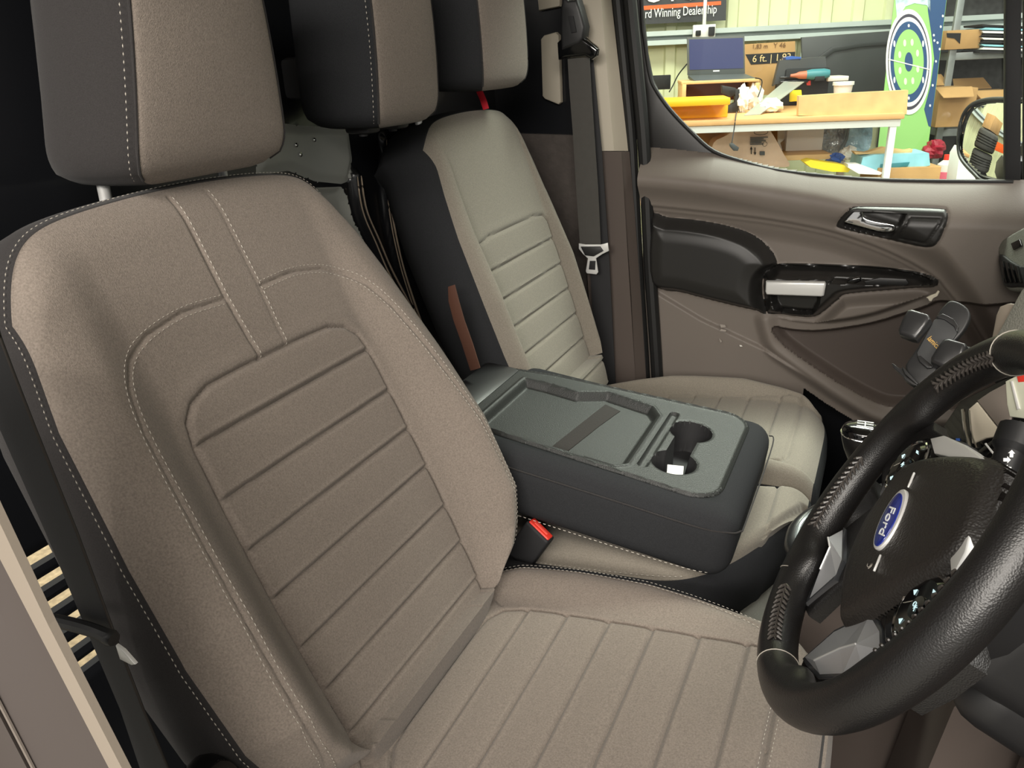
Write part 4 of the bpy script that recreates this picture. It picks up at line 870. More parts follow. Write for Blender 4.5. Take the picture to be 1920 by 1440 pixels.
# spokes: two side spokes with button clusters, two lower silver legs
T2 = math.radians(5); SX = -math.cos(T2)*E1-math.sin(T2)*E2; SY = -math.sin(T2)*E1+math.cos(T2)*E2
def wq(r, u, h=0): return WC+SX*r+SY*u+WN*h
def sprism(name, pts, h, d, m, parent, bev=.002, seg=3, sp=0):
    p = spline(pts, sp, True) if sp else pts
    return mk(name, *prism(p, WC+WN*h, SX, SY, WN, d, bev, seg), m, parent)
for sg in (1, -1):
    m_ = lambda pts: [(sg*a, b) for a, b in pts]
    sprism('spoke', m_([(.050, -.045), (.10, -.040), (.135, -.040), (.160, -.030), (.163, .030), (.140, .034), (.10, .050), (.060, .060)]), -.036, .020, M['leather'], wheel, .008, 4, 2)
    sprism('lower_spoke', m_([(.040, -.050), (.105, -.040), (.112, -.075), (.118, -.118), (.085, -.140), (.040, -.160), (.030, -.155), (.034, -.10)]), -.036, .017, M['leather'], wheel, .006, 3, 0)
    tr_ = sprism('silver_trim', m_([(.052, -.052), (.082, -.041), (.105, -.041), (.107, -.062)] if sg > 0 else [(.044, -.088), (.070, -.086), (.100, -.088)]) if False else m_([(a_, b_ if sg > 0 else min(b_, -.092)-.0004*k_) for k_, (a_, b_) in enumerate([(.052, -.052), (.082, -.041), (.105, -.041), (.107, -.062), (.100, -.090), (.080, -.122), (.050, -.142), (.038, -.148), (.036, -.102)])]), -.021, .006, M['darksilver'], wheel, .0015, 2)
    A = [(.055, -.055), (.083, -.044), (.103, -.044), (.103, -.066), (.097, -.088), (.077, -.119), (.048, -.138), (.040, -.143), (.039, -.102)]
    R3 = [(.092, -.060), (.078, -.083), (.062, -.122)]
    if sg < 0: A = [(a, min(b, -.094)) for a, b in A]; R3 = [(a, min(b, -.104)) for a, b in R3]
    P = [wq(sg*a, b, -.0150) for a, b in A]+[wq(sg*a, b, h_) for (a, b), h_ in zip(R3, (-.0060, -.0085, -.0110))]
    Ff = [(0, 1, 9), (1, 2, 9), (2, 3, 9), (3, 4, 10, 9), (4, 5, 11, 10), (5, 6, 11), (6, 7, 11), (7, 8, 11), (8, 10, 11), (8, 0, 10), (0, 9, 10)]
    mk('facet', P, [f[::-1] for f in Ff] if sg > 0 else Ff, M['facet'], tr_, smooth=False)
    mk('facet_ridge', *tube([wq(sg*a, b, h_+.0003) for (a, b), h_ in zip(R3, (-.0060, -.0085, -.0110))], .0009, 6, up=WN), M['silver'], tr_)
    sprism('upper_trim', m_([(.100, .040), (.084, .056), (.040, .076), (-.01*0+.004, .088), (.006, .080), (.040, .060), (.070, .042)]), -.022, .014, M['silver'], wheel, .002, 2)
    cl = sprism('button_cluster', m_([(.066, -.030), (.100, -.038), (.128, -.022), (.134, .004), (.126, .026), (.104, .040), (.076, .040), (.060, .020)]), -.024, .010, M['gloss'], wheel, .003, 3, 4)
    ctr = (sg*.099, .004)
    mk('cluster_ring', *tube([wq(ctr[0]+.0285*math.cos(t), ctr[1]+.0285*math.sin(t), -.0125) for t in np.linspace(0, 2*pi, 36, endpoint=False)], .0019, 8, closed=True, up=WN), M['chrome'], cl)
    mk('button_pad', *lathe([(0, 0), (.0268, 0), (.0268, .003), (.023, .0052), (.012, .0040), (0, .0036)], WC+SX*ctr[0]+SY*ctr[1]-WN*.0145, WN, 36), M['gloss'], cl)
    mk('centre_button', *lathe([(0, 0), (.0095, 0), (.0090, .0024), (0, .0030)], WC+SX*ctr[0]+SY*ctr[1]-WN*.0110, WN, 24), M['gloss'], cl)
    for k, (dx, dy) in enumerate(((0, .0175), (.0175, 0), (0, -.0175), (-.0175, 0))):
        mk('arrow_symbol', *prism([(ctr[0]+dx+a_, ctr[1]+dy+b_) for a_, b_ in ([(-.0026, -.0014), (.0026, -.0014), (0, .0026)] if k != 0 else [(-.0045, .0005), (-.0015, -.0008), (.0045, .0015), (.001, .0012), (-.0015, .0018)])], WC-WN*.0097, SX, SY, WN, .0006, 0), M['cyan'], cl)
    textmesh('ok_symbol', 'OK' if sg > 0 else 'M', .0060, M['cyan'], cl, wq(ctr[0], ctr[1], -.0077), SX, SY, .0002)
    mk('cluster_divider', *tube([wq(ctr[0]-.018, ctr[1]-.016, -.0098), wq(ctr[0]-.009, ctr[1]-.002, -.0095)], .0004, 5, up=WN), M['glyphg'], cl)
# oval badge
el = lambda a, b, n=48: [(a*math.cos(t), b*math.sin(t)) for t in np.linspace(0, 2*pi, n, endpoint=False)]
bd = wprism('badge', [(a_-.0012, b_) for a_, b_ in el(.0305, .0160)], .0030, .0042, M['silver'], wheel, .0012, 3)
bi = wprism('badge_field', el(.0268, .0122), .0070, .0012, M['blue'], bd, .0004, 2)
textmesh('badge_lettering', 'Ford', .0165, M['glyph'], bi, wp(0, .0004, .0085), WX, WY, .0002, shear=.45, kern=.95)
for sg in (1, -1): mk('badge_dash', *box(wp(sg*.042, .004, .0042), (.016, .0016, .002), .0006, (WX, WY, WN)), M['silver'], hub)
mk('airbag_figure', *tube([wp(.040+.004*math.cos(t)*(1-.06*t), -.010+.005*math.sin(t)*(1-.06*t), .003) for t in np.linspace(0, 9, 30)], .0004, 4, up=WN), M['glyphg'], hub)
textmesh('airbag_lettering', 'AIRBAG', .0085, M['glyphg'], hub, wp(-.002, -.066, -.0088), WX, WY+WN*-.25, .0003, shear=.2)
# steering column shroud and stalk with lamp symbols
col = thing('steering_column', 'black column shroud and stalks behind and below the wheel', 'steering column', WC-WN*.12-np.array([0, 0, .1]))
CX = -WN; cb = WC+CX*.16
mk('shroud', *box(cb+np.array([0, 0, -.012]), (.15, .11, .20), .035, (E1, E2, CX), 5), M['blk'], col)
mk('lower_shroud', *box(cb+CX*.03-E2*.065, (.13, .07, .16), .03, (E1, E2, CX), 5), M['blk'], col)
ps = at(1893, 850, WC+CX*.07, WN); p0 = WC+CX*.075+E1*.05+E2*.02
mk('stalk', *tube(spline([p0, p0*.4+ps*.6, ps, ps+(ps-p0)*.35], 5), [.010]*6+[.012]*5+[.0165]*5, 14), M['blk'], col)
for i, (x, y) in enumerate(((1886, 862), (1896, 852), (1890, 878))):
    pc_ = at(x, y, ps-pxray(1893, 850)*.018, -_f); 
    mk('lamp_symbol', *prism([(-.0025, -.0015), (.001, -.0015), (.001, -.003), (.004, 0), (.001, .003), (.001, .0015), (-.0025, .0015)], pc_, _r2*math.cos(i*1.5)+_u2*math.sin(i*1.5), -_r2*math.sin(i*1.5)+_u2*math.cos(i*1.5), -_f, .0006, 0), M['glyph'], col)
# ================================================================== DASHBOARD, CONSOLE
dash = thing('dashboard', 'grey dashboard at the right edge with round air vent facing the passenger', 'dashboard', (.95, .4, .3))
prof = [(.80, .93), (.86, .955), (1.30, .96), (1.30, .20), (.95, .20), (.84, .40), (.80, .56), (.775, .66), (.765, .80)]
def yext(name, prof, y0, y1, m, parent, bev=.02):
    return mk(name, *prism(prof, (0, y1, 0), (1, 0, 0), (0, 0, 1), (0, -1, 0), y1-y0, bev, 4), m, parent)
yext('main_body', prof, .30, 1.065, M['dash'], dash, .02)
yext('driver_side_body', [(.84, .86), (.90, .92), (1.30, .94), (1.30, .20), (.95, .20), (.88, .45), (.86, .60)], -.44, .30, M['dash'], dash, .015)
vo = at(1898, 500, (0, .985, 0), (0, 1, 0)); vn = np.array([-.93, -.30, .2]); vn /= np.linalg.norm(vn); vx = np.cross((0, 0, 1), vn); vx /= np.linalg.norm(vx); vy = np.cross(vn, vx)
VP = lambda pts: [((at(x, y, vo, vn)-vo)@vx, (at(x, y, vo, vn)-vo)@vy) for x, y in pts]
oc = VP([(1874, 462), (1886, 448), (1940, 420), (1990, 430), (1990, 560), (1925, 548), (1897, 546), (1886, 535), (1880, 500)]); 
vb = mk('vent_housing', *prism(spline(oc, 3, True), vo-vn*.03, vx, vy, vn, .035, .008, 4), M['dash'], dash)
mk('vent_surround', *prism(spline(VP([(1882, 478), (1920, 500), (1980, 505), (1980, 550), (1925, 540), (1899, 540), (1888, 530)]), 3, True), vo+vn*.0, vx, vy, vn, .009, .003, 3), M['blk'], vb)
for i in range(4):
    mk('vent_slat', *prism(VP([(1890+i*9, 492+i*3), (1894+i*9, 492+i*3), (1902+i*9, 532), (1898+i*9, 533)]), vo+vn*.008, vx, vy, vn, .006, .001, 2), M['gloss'], vb)
mk('vent_wheel', *prism(VP([(1903, 458), (1920, 450), (1924, 462), (1908, 470)]), vo+vn*.004, vx, vy, vn, .004, .001, 2), M['gloss'], vb)
con = thing('centre_console', 'dark centre console with storage tray and gear lever base left of the wheel', 'centre console', (.6, .40, .0))
yext('console_body', [(.478, .02), (.48, .40), (.52, .435), (.60, .475), (.72, .56), (.755, .58), (.77, .40), (.77, .02)], .335, .515, M['trimd'], con, .012)
yext('console_tray', [(.40, .02), (.405, .29), (.50, .30), (.50, .02)], .29, .60, M['dash'], con, .01)
yext('knee_panel', [(.62, .10), (.66, .45), (.74, .62), (.90, .62), (.90, .10)], .13, .30, M['trimd'], con, .015)
yext('pedal_bulkhead', [(.80, .02), (.80, .60), (.95, .60), (.95, .02)], -.44, .13, M['carpet'], con, .01)
kp = thing('lower_trim_panel', 'dark taupe knee panel below the steering column', 'trim panel', (.78, -.1, .2))
yext('panel', [(.70, .16), (.72, .46), (.80, .60), (.86, .60), (.84, .16)], -.44, .10, M['trimd'], kp, .02)
g0 = np.array([.556, .425, .470]); gu = np.array([.86, 0, .5]); gu /= np.linalg.norm(gu); gn = np.array([-gu[2], 0, gu[0]]); gv = np.array([0, 1., 0])
gear = thing('gear_lever', 'gear lever with glossy capped knob and leather gaiter in a black ring with painted highlight', 'gear lever', g0)
rr_ = [g0+gu*a+gv*b for a, b in rrect(-.097, .097, -.070, .070, .06, 8)]
mk('gaiter_surround', *tube(rr_, .0150, 14, closed=True, up=gn, flat=1.2), M['satinblk'], gear)
mk('gaiter_highlight', *tube([g0+gn*.013+gu*a+gv*b for a, b in rrect(-.088, .088, -.061, .061, .052, 8)], .0042, 10, closed=True, up=gn), mat('painted_ring_highlight', srgb(150, 156, 158), .28, metal=.3), gear)  # lighter inner ring stands in for the highlight on the black surround
V = []; nn_ = 40
knob = np.array([.545, .42, .607])+np.array([0, 0, -.03])
for k in range(9):
    q = k/8; c0 = g0*(1-q)+(knob-np.array([0, 0, .03]))*q
    for i in range(nn_):
        t = 2*pi*i/nn_; w_ = 1-q; rx = .082*w_+.013*q; ry = .052*w_+.013*q; f_ = 1+.10*math.sin(q*pi)*math.cos(5*t+q*6)+.05*math.sin(q*18+t)
        V.append(c0+gu*rx*f_*math.cos(t)+gv*ry*f_*math.sin(t)-gn*.0*q+np.array([0, 0, -.018*math.sin(pi*q)]))
F = [(k*nn_+i, k*nn_+(i+1) % nn_, (k+1)*nn_+(i+1) % nn_, (k+1)*nn_+i) for k in range(8) for i in range(nn_)]
mk('gaiter', V, F, M['leather'], gear)
mk('lever_shaft', *tube([knob-np.array([0, 0, .06]), knob], .008, 12), M['blkm'], gear)
kp_ = knob+np.array([.0, 0, .012])
def blob(c, prof_, sx, sy, m, name, parent, n=28):
    V = []; 
    for h, r in prof_:
        for i in range(n):
            t = 2*pi*i/n; V.append(np.array(c)+np.array([sx*r*math.cos(t)-.12*h, sy*r*math.sin(t), h]))
    F = [(k*n+i, k*n+(i+1) % n, (k+1)*n+(i+1) % n, (k+1)*n+i) for k in range(len(prof_)-1) for i in range(n)]+[tuple(range(n-1, -1, -1)), tuple((len(prof_)-1)*n+i for i in range(n))]
    return mk(name, V, F, m, parent)
kb = blob(kp_, [(-.030, .013), (-.026, .017), (-.012, .021), (0, .0245), (.012, .0265), (.020, .027), (.023, .0265)], 1.1, .95, M['leather'], 'knob', gear)
blob(kp_, [(.022, .0262), (.027, .0262), (.032, .0235), (.0355, .0175), (.037, .009), (.0373, .001)], 1.1, .95, M['gloss'], 'knob_cap', kb)
mk('knob_band', *tube([kp_+np.array([1.1*.0268*math.cos(t)-.0028, .95*.0268*math.sin(t), .0225]) for t in np.linspace(0, 2*pi, 30, endpoint=False)], .0012, 6, closed=True), M['chrome'], kb)
for x0, y0_, x1, y1_ in ((-.010, -.008, .010, -.008), (-.010, 0, .010, 0), (-.010, .008, .010, .008), (0, -.011, 0, .008)):
    c0 = kp_+np.array([(x0+x1)/2-.004, (y0_+y1_)/2, .0371]); mk('gate_mark', *box(c0, (max(abs(x1-x0), .0014), max(abs(y1_-y0_), .0014), .0008)), M['glyph'], kb)
# ================================================================== INSTRUMENT SURROUND seen through the wheel
ins = thing('instrument_panel', 'centre stack seen through the wheel with chrome edging and a screen with its pale reflection painted in', 'instrument panel', (.78, .3, .6))
io = at(1850, 780, (.662, 0, 0), (1, 0, 0)); inn = np.array([-.8, -.5, .33]); inn /= np.linalg.norm(inn); ix = np.cross((0, 0, 1), inn); ix /= np.linalg.norm(ix); iy = np.cross(inn, ix)
IP = lambda pts: [((at(x, y, io, inn)-io)@ix, (at(x, y, io, inn)-io)@iy) for x, y in pts]
ipr = lambda name, pts, h, d, m, par, bev=.001: mk(name, *prism(IP(pts), io+inn*h, ix, iy, inn, d, bev, 2), m, par)
ipr('dark_panel', [(1768, 800), (1800, 752), (1860, 722), (1990, 660), (1990, 900), (1900, 905), (1810, 872)], -.03, .03, M['gloss'], ins)
ipr('binnacle_hood', [(1866, 655), (1905, 584), (1926, 546), (2000, 480), (2010, 640), (1940, 650)], -.06, .07, M['dash'], ins, .006)
ipr('hood_side', [(1850, 662), (1858, 622), (1864, 590), (1872, 572), (1888, 566), (1906, 570), (1900, 600), (1868, 656)], -.05, .05, M['beige2'], ins, .006)
ipr('lens_edge', [(1838, 850), (1860, 832), (1890, 812), (1920, 790), (1926, 800), (1890, 832), (1850, 862)], 0, .006, M['gloss'], ins, .001)
mk('trim_rod', *tube([at(x, y, io+inn*.006, inn) for x, y in ((1848, 832), (1878, 870))], .0012, 6), M['silver'], ins)
ipr('pale_panel', [(1820, 768), (1835, 755), (1870, 800), (1884, 818), (1850, 822), (1826, 832)], 0, .003, M['beige'], ins)
ipr('brown_panel', [(1835, 752), (1860, 735), (1898, 715), (1902, 770), (1888, 815), (1872, 798)], 0, .0025, M['trim'], ins)
mk('chrome_edge', *tube(spline([at(x, y, io+inn*.004, inn) for x, y in ((1806, 768), (1808, 790), (1812, 815), (1818, 838))], 5), .0022, 8), M['chrome'], ins)
mk('chrome_edge', *tube(spline([at(x, y, io+inn*.004, inn) for x, y in ((1818, 770), (1820, 795), (1824, 820), (1832, 840))], 5), .0012, 8), M['chrome'], ins)
ipr('screen_reflection', [(1889, 716), (1905, 708), (1990, 680), (1990, 795), (1897, 782), (1892, 760)], 0, .003, mat('painted_glass_reflection', srgb(214, 216, 196), .15, coat=.5), ins)  # pale colour is the reflection on the instrument glass, painted in
ipr('red_symbol', [(1911, 706), (1935, 698), (1935, 716), (1914, 718)], .003, .001, M['red'], ins)
ipr('screen_bar', [(1900, 716), (1904, 716), (1918, 768), (1913, 770)], .003, .002, M['silver'], ins)
ipr('blue_symbol', [(1793, 822), (1800, 822), (1800, 832), (1793, 832)], 0, .001, M['bluecap'], ins, .0002)
# ================================================================== PHONE HOLDER
pd_ = .98
ph0 = CAM+pxray(1755, 650)*pd_; phn = -pxray(1755, 650); phn = phn/np.linalg.norm(phn)+np.array([-.25, .10, .35]); phn /= np.linalg.norm(phn)
phx = np.cross((0, 0, 1), phn); phx /= np.linalg.norm(phx); phy = np.cross(phn, phx)
PP = lambda pts: [((at(1640+x/4, 540+y/4, ph0, phn)-ph0)@phx, (at(1640+x/4, 540+y/4, ph0, phn)-ph0)@phy) for x, y in pts]
phone = thing('phone_holder', 'black phone cradle with side clamps held up in front of the passenger door', 'phone holder', ph0-np.array([0, 0, .07]))
pp = lambda name, pts, h, d, m, par, bev=.002, sp=0: mk(name, *prism(spline(PP(pts), sp, True) if sp else PP(pts), ph0+phn*h, phx, phy, phn, d, bev, 3), m, par)
bp = pp('back_plate', [(540, 110), (580, 93), (640, 110), (700, 155), (716, 210), (700, 270), (660, 335), (600, 400), (520, 500), (455, 640), (420, 700), (350, 752), (300, 745), (232, 615), (240, 560), (290, 490), (330, 430), (430, 270), (480, 180)], -.006, .007, M['blk'], phone, .003, 2)
pp('centre_pad', [(450, 245), (520, 228), (620, 290), (632, 330), (600, 380), (520, 480), (440, 600), (400, 610), (330, 545), (320, 490), (400, 340)], .001, .0025, mat('rubber_pad', srgb(52, 53, 54), .6), bp, .001)
pp('upper_rib', [(470, 222), (520, 205), (600, 245), (635, 300), (625, 345), (600, 300), (530, 250), (480, 238)], .003, .003, M['satinblk'], bp, .001)
pp('lower_rib', [(325, 520), (350, 515), (430, 585), (440, 605), (400, 612), (340, 560)], .003, .002, M['satinblk'], bp, .001)
textmesh('holder_lettering', 'lamicall', .0095, M['gold'], bp, ph0+phx*PP([(455, 425)])[0][0]+phy*PP([(455, 425)])[0][1]+phn*.0042, phx*PP([(1, 0)])[0][0]*0+((at(1640+490/4, 540+460/4, ph0, phn))-(at(1640+418/4, 540+388/4, ph0, phn))), np.cross(phn, ((at(1640+490/4, 540+460/4, ph0, phn))-(at(1640+418/4, 540+388/4, ph0, phn)))), .0002, sx=.8)
pp('side_clamp', [(265, 200), (300, 192), (420, 230), (440, 270), (400, 330), (330, 420), (290, 412), (205, 380), (195, 350), (225, 270)], .002, .016, M['satinblk'], phone, .005)
pp('side_clamp', [(540, 425), (580, 418), (700, 455), (715, 480), (680, 560), (600, 640), (540, 640), (445, 600), (445, 560), (500, 470)], .004, .018, M['satinblk'], phone, .005)
pp('foot', [(145, 590), (160, 592), (200, 625), (240, 630), (262, 690), (350, 742), (345, 762), (300, 752), (240, 712), (232, 690), (160, 625)], .0, .014, M['satinblk'], phone, .004)
pp('foot_edge', [(225, 620), (240, 628), (350, 748), (340, 758), (250, 680)], .008, .010, M['blk'], phone, .003)
mk('ball_joint', *lathe([(0, 0), (.012, .002), (.016, .012), (.012, .022), (0, .025)], ph0-phn*.030+phx*.01, phn, 20), M['blk'], phone)
e0 = at(1820, 665, ph0-phn*.02, phn); e1_ = np.array([.79, .60, .60])
mk('vent_arm', *tube(spline([ph0-phn*.02, e0, (e0+e1_)/2+[0, 0, .01], e1_], 5), .009, 10), M['blk'], phone)
mb = MB()
for i in range(5):
    c0 = e0+(e1_-e0)*(.05+.07*i); mb.add(*lathe([(.009, -.0015), (.0125, -.001), (.0125, .001), (.009, .0015)], c0, e1_-e0, 16))
mb.build('ribbed_collar', M['satinblk'], phone)
# ================================================================== WORKSHOP BEYOND THE PASSENGER WINDOW
WA = math.radians(18.5); SW = np.array([math.cos(WA), math.sin(WA), 0]); SM = np.array([-math.sin(WA), math.cos(WA), 0]); SZ = np.array([0, 0, 1.])
def sp(x, y, D): return at(x, y, SM*D, SM)
def s2(x, y, D): p = sp(x, y, D); return (p@SW, p[2])
TZ = s2(1500, 219, 3.5)[1]; FZ = TZ-.95; DW = 5.25
def onz(x, y, z): return at(x, y, (0, 0, z), (0, 0, 1))
def zprism(name, pts, D, d, m, parent=None, bev=.0, sp_=0, seg=2):
    """outline traced at distance D, front face there, depth d going away"""
    p = [s2(x, y, D) for x, y in pts]; p = spline(p, sp_, True) if sp_ else p
    return mk(name, *prism(p, SM*(D+d), SW, SZ, -SM, d, bev, seg), m, parent)
def zbox(name, x0, x1, yt, yb, D, d, m, parent=None, bev=.004):
    a0, z0 = s2(x0, yb, D); a1, z1 = s2(x1, yb, D); zt = s2((x0+x1)/2, yt, D)[1]; z0 = s2((x0+x1)/2, yb, D)[1]
    return mk(name, *box(SW*(a0+a1)/2+SM*(D+d/2)+SZ*(z0+zt)/2, (abs(a1-a0), d, abs(zt-z0)), bev, (SW, SM, SZ)), m, parent)
def DZ(x, y, z): return onz(x, y, z)@SM
S(mk('floor_workshop', *box(SW*0+SM*1.8+SZ*(FZ-.03), (14, 9, .06), 0, (SW, SM, SZ)), M['concrete'], smooth=False))
# ribbed cladding
V = []; F = []; prof = []
a = -6.5
while a < 7.5:
    prof += [(a, 0), (a+.012, -.022), (a+.075, -.022), (a+.087, 0), (a+.20, 0)]; a += .205
for u, d_ in prof: 
    for z in (FZ, 3.4): V.append(SW*u+SM*(DW+d_)+SZ*z)
F = [(2*i, 2*i+2, 2*i+3, 2*i+1) for i in range(len(prof)-1)]
n0 = len(V); V += [SW*-6.5+SM*(DW+.05)+SZ*FZ, SW*7.5+SM*(DW+.05)+SZ*FZ, SW*7.5+SM*(DW+.05)+SZ*3.4, SW*-6.5+SM*(DW+.05)+SZ*3.4]; F.append((n0+3, n0+2, n0+1, n0))
S(mk('wall_far', V, F, M['wall'], smooth=False))
# horizontal steel rail
z1 = s2(1500, 45, DW-.14)[1]; z0 = s2(1500, 72, DW-.14)[1]
def railprof(zc0, zc1, d):
    V = []; P_ = [(0, zc1), (-d, zc1), (-d, zc1-.03), (-d*.35, zc1-.035), (-d*.35, zc0+.035), (-d, zc0+.03), (-d, zc0), (0, zc0)]
    for u in (-6, 7):
        for dd, z in P_: V.append(SW*u+SM*(DW-.022+dd)+SZ*z)
    k = len(P_); F = [(i, (i+1) % k, k+(i+1) % k, k+i) for i in range(k)]+[tuple(range(k)), tuple(range(2*k-1, k-1, -1))]
    return V, F
S(mk('trim_10', *railprof(z0, z1, .12), M['girt'], smooth=False))
# sign
sg_ = thing('wall_sign', 'black dealership sign with orange stripe and white lettering high on the far wall', 'sign', sp(1280, 44, DW-.16))
zprism('board', [(900, -110), (1366, -130), (1361, 38), (1200, 46), (900, 60)], DW-.17, .02, mat('sign_black', srgb(42, 44, 48), .5), sg_)
zprism('stripe', [(1130, 16), (1352, 2), (1352, 9), (1130, 24)], DW-.175, .006, M['orange'], sg_)
c0 = sp(1268, -14, DW-.18); textmesh('lettering', 'MOTORS', .165, M['glyph'], sg_, c0, SW+SZ*.01, SZ, .002, sx=1.02)
c0 = sp(1263, 23, DW-.18); d_ = sp(1340, 19, DW-.18)-sp(1200, 28, DW-.18); textmesh('lettering', 'Award Winning Dealership', .078, M['glyph'], sg_, c0, SW+SZ*.015, SZ, .002, sx=.655)
# socket box with white conduit
so = thing('socket_box', 'white wall socket box with two plugs under a vertical conduit', 'socket', sp(1320, 70, DW-.16))
zbox('box', 1299, 1341, 46, 70, DW-.20, .05, M['white'], so); zbox('conduit', 1317, 1324, -120, 50, DW-.20, .03, M['white'], so, .01)
zbox('plug', 1305, 1314, 57, 67, DW-.24, .04, M['blkm'], so); zbox('plug', 1329, 1340, 50, 67, DW-.24, .04, M['blkm'], so)
# dark grey tall panel leaning behind the bench
pn = thing('vehicle_panel', 'large dark grey plastic panel leaning on the cladding behind the bench', 'panel', sp(1590, 175, 4.95))
zprism('panel', [(1503, 70), (1668, 58), (1664, 180), (1500, 186), (1504, 110)], 4.95, .03, M['dgrey'], pn, .005)
zprism('raised_moulding', [(1530, 110), (1560, 88), (1620, 80), (1664, 78), (1664, 84), (1615, 88), (1565, 97), (1538, 116)], 4.935, .015, mat('moulding_grey', srgb(50, 52, 54), .4), pn, .003)
zbox('support_post', 1495, 1503, 70, 180, 4.97, .03, M['girt'], pn)
# bench
D0 = 3.5; bn = thing('workbench', 'long wooden topped workbench with white frame outside the window', 'workbench', SW*1.1+SM*3.9+SZ*FZ)
aL = s2(1215, 222, D0)[0]-.5; aR = s2(1697, 215, D0)[0]
mk('bench_top', *box(SW*(aL+aR)/2+SM*(D0+.47)+SZ*(TZ-.014), (aR-aL, .94, .028), .004, (SW, SM, SZ)), M['bench'], bn)
mk('apron', *box(SW*(aL+aR)/2+SM*(D0+.03)+SZ*(TZ-.047), (aR-aL-.02, .03, .035), .003, (SW, SM, SZ)), M['white'], bn)
for aa in (aR-.04, aL+.04):
    for dd in (.035, .88): mk('leg', *box(SW*aa+SM*(D0+dd)+SZ*(FZ+(TZ-FZ-.03)/2), (.032, .032, TZ-FZ-.03), .003, (SW, SM, SZ)), M['white'], bn)
LZ = TZ-.42
mk('lower_shelf', *box(SW*(aL+aR-.1)/2+SM*(D0+.5)+SZ*(LZ-.01), (aR-aL-.12, .80, .02), .002, (SW, SM, SZ)), M['wood'], bn)
mk('middle_strut', *box(SW*(s2(1585, 240, D0+.5)[0])+SM*(D0+.5)+SZ*(LZ+(TZ-LZ)/2-.02), (.035, .03, TZ-LZ-.06), .003, (SW, SM, SZ)), M['pale'], bn)
def tbox(name, x0, x1, yt, yb, d, m, parent=None, z=None, bev=.004, dD=0):
    D = DZ((x0+x1)/2, yb, TZ if z is None else z)+dD; return zbox(name, x0, x1, yt, yb, D, d, m, parent, bev), D
def T(name, label, cat, x, y, z=None, group=None): return thing(name, label, cat, onz(x, y, TZ if z is None else z), group)
# laptop on riser
rs = T('laptop_stand', 'small wooden riser holding the open laptop on the workbench', 'stand', 1350, 205)
Dr = 4.1
zbox('top_board', 1278, 1424, 150, 156, Dr, .30, M['wood'], rs); zbox('side_board', 1278, 1286, 155, 188, Dr, .30, M['wood'], rs); zbox('side_board', 1414, 1423, 155, 188, Dr, .30, M['wood'], rs)
zbox('back_board', 1286, 1414, 156, 188, Dr+.27, .02, mat('shadowed_hardboard', srgb(96, 60, 40), .8), rs)  # shade under the riser is put into the board's dark brown
zt = s2(1350, 150, Dr)[1]
lp = thing('laptop', 'open laptop with blue grey screen standing on a wooden riser', 'laptop', sp(1350, 151, 4.2))
q = [sp(1302, 151, 4.12), sp(1419, 147, 4.12), sp(1396, 138, 4.33), sp(1290, 141, 4.33)]
V = [p+SZ*0 for p in q]+[p-SZ*.016 for p in q]; mk('keyboard_base', V, [(0, 1, 2, 3), (7, 6, 5, 4), (0, 4, 5, 1), (1, 5, 6, 2), (2, 6, 7, 3), (3, 7, 4, 0)], M['lap'], lp, smooth=False)
Dl = 4.33; ld = zprism('lid', [(1288, 70), (1396, 67), (1397, 138), (1289, 141)], Dl, .012, M['lap'], lp, .003)
zprism('screen', [(1292, 74), (1393, 71), (1394, 128), (1293, 131)], Dl-.002, .003, M['screen'], ld)
zprism('maker_mark', [(1337, 132), (1349, 131.5), (1349, 134), (1337, 134.5)], Dl-.002, .003, M['glyph'], ld)
# cardboard carton behind laptop
cb_ = T('cardboard_box', 'tall cardboard carton marked 6 ft. behind the laptop', 'box', 1440, 200); Dc = 4.72
zprism('carton', [(1380, 84), (1491, 77), (1492, 176), (1380, 180)], Dc, .12, M['card'], cb_, .003)
zprism('printed_band', [(1398, 102), (1491, 97), (1490, 116), (1408, 121)], Dc-.003, .004, M['blkm'], cb_)
c0 = sp(1447, 109, Dc-.006); textmesh('lettering', '6 ft. | 1,83', .058, mat('box_lettering', srgb(225, 195, 140), .7), cb_, c0, sp(1480, 107, Dc)-sp(1410, 111, Dc), SZ, .001, sx=1.0)
c0 = sp(1425, 87, Dc-.004); textmesh('lettering', '1,83 m', .035, mat('brown_lettering', srgb(120, 85, 45), .7), cb_, c0, SW, SZ, .001)
textmesh('lettering', 'Y 46', .04, bpy.data.materials['brown_lettering'], cb_, sp(1462, 85, Dc-.004), SW, SZ, .001)
# tool case with drill
tc_ = T('tool_case', 'black tool case with a lid and blue item on top, middle of the workbench', 'tool case', 1505, 197)
_, Dt = tbox('case_body', 1468, 1550, 128, 197, .30, M['blkm'], tc_, bev=.012)
zprism('case_lid', [(1462, 113), (1548, 106), (1551, 150), (1454, 158), (1450, 162)], Dt+.02, .06, M['dgrey'], tc_, .008)
zbox('tool_slot', 1463, 1505, 143, 147, Dt-.03, .03, M['gloss'], tc_, .002); zbox('tool_slot', 1463, 1515, 151, 156, Dt-.03, .03, M['gloss'], tc_, .002)
zprism('red_catch', [(1512, 153), (1520, 151), (1520, 160), (1513, 160)], Dt-.012, .01, M['red'], tc_)
tag(zprism('blue_lid', [(1473, 108), (1485, 105), (1503, 107), (1500, 113), (1474, 113)], Dt+.02, .10, M['bluecap'], None, .004), 'small blue plastic lid on top of the tool case', 'lid')
dr = thing('power_drill', 'teal and orange cordless drill lying against the tool case', 'drill', sp(1520, 150, Dt-.05))
p0, p1 = sp(1482, 142, Dt-.04), sp(1550, 138, Dt-.04); ax = (p1-p0)/np.linalg.norm(p1-p0); Lr = np.linalg.norm(p1-p0)
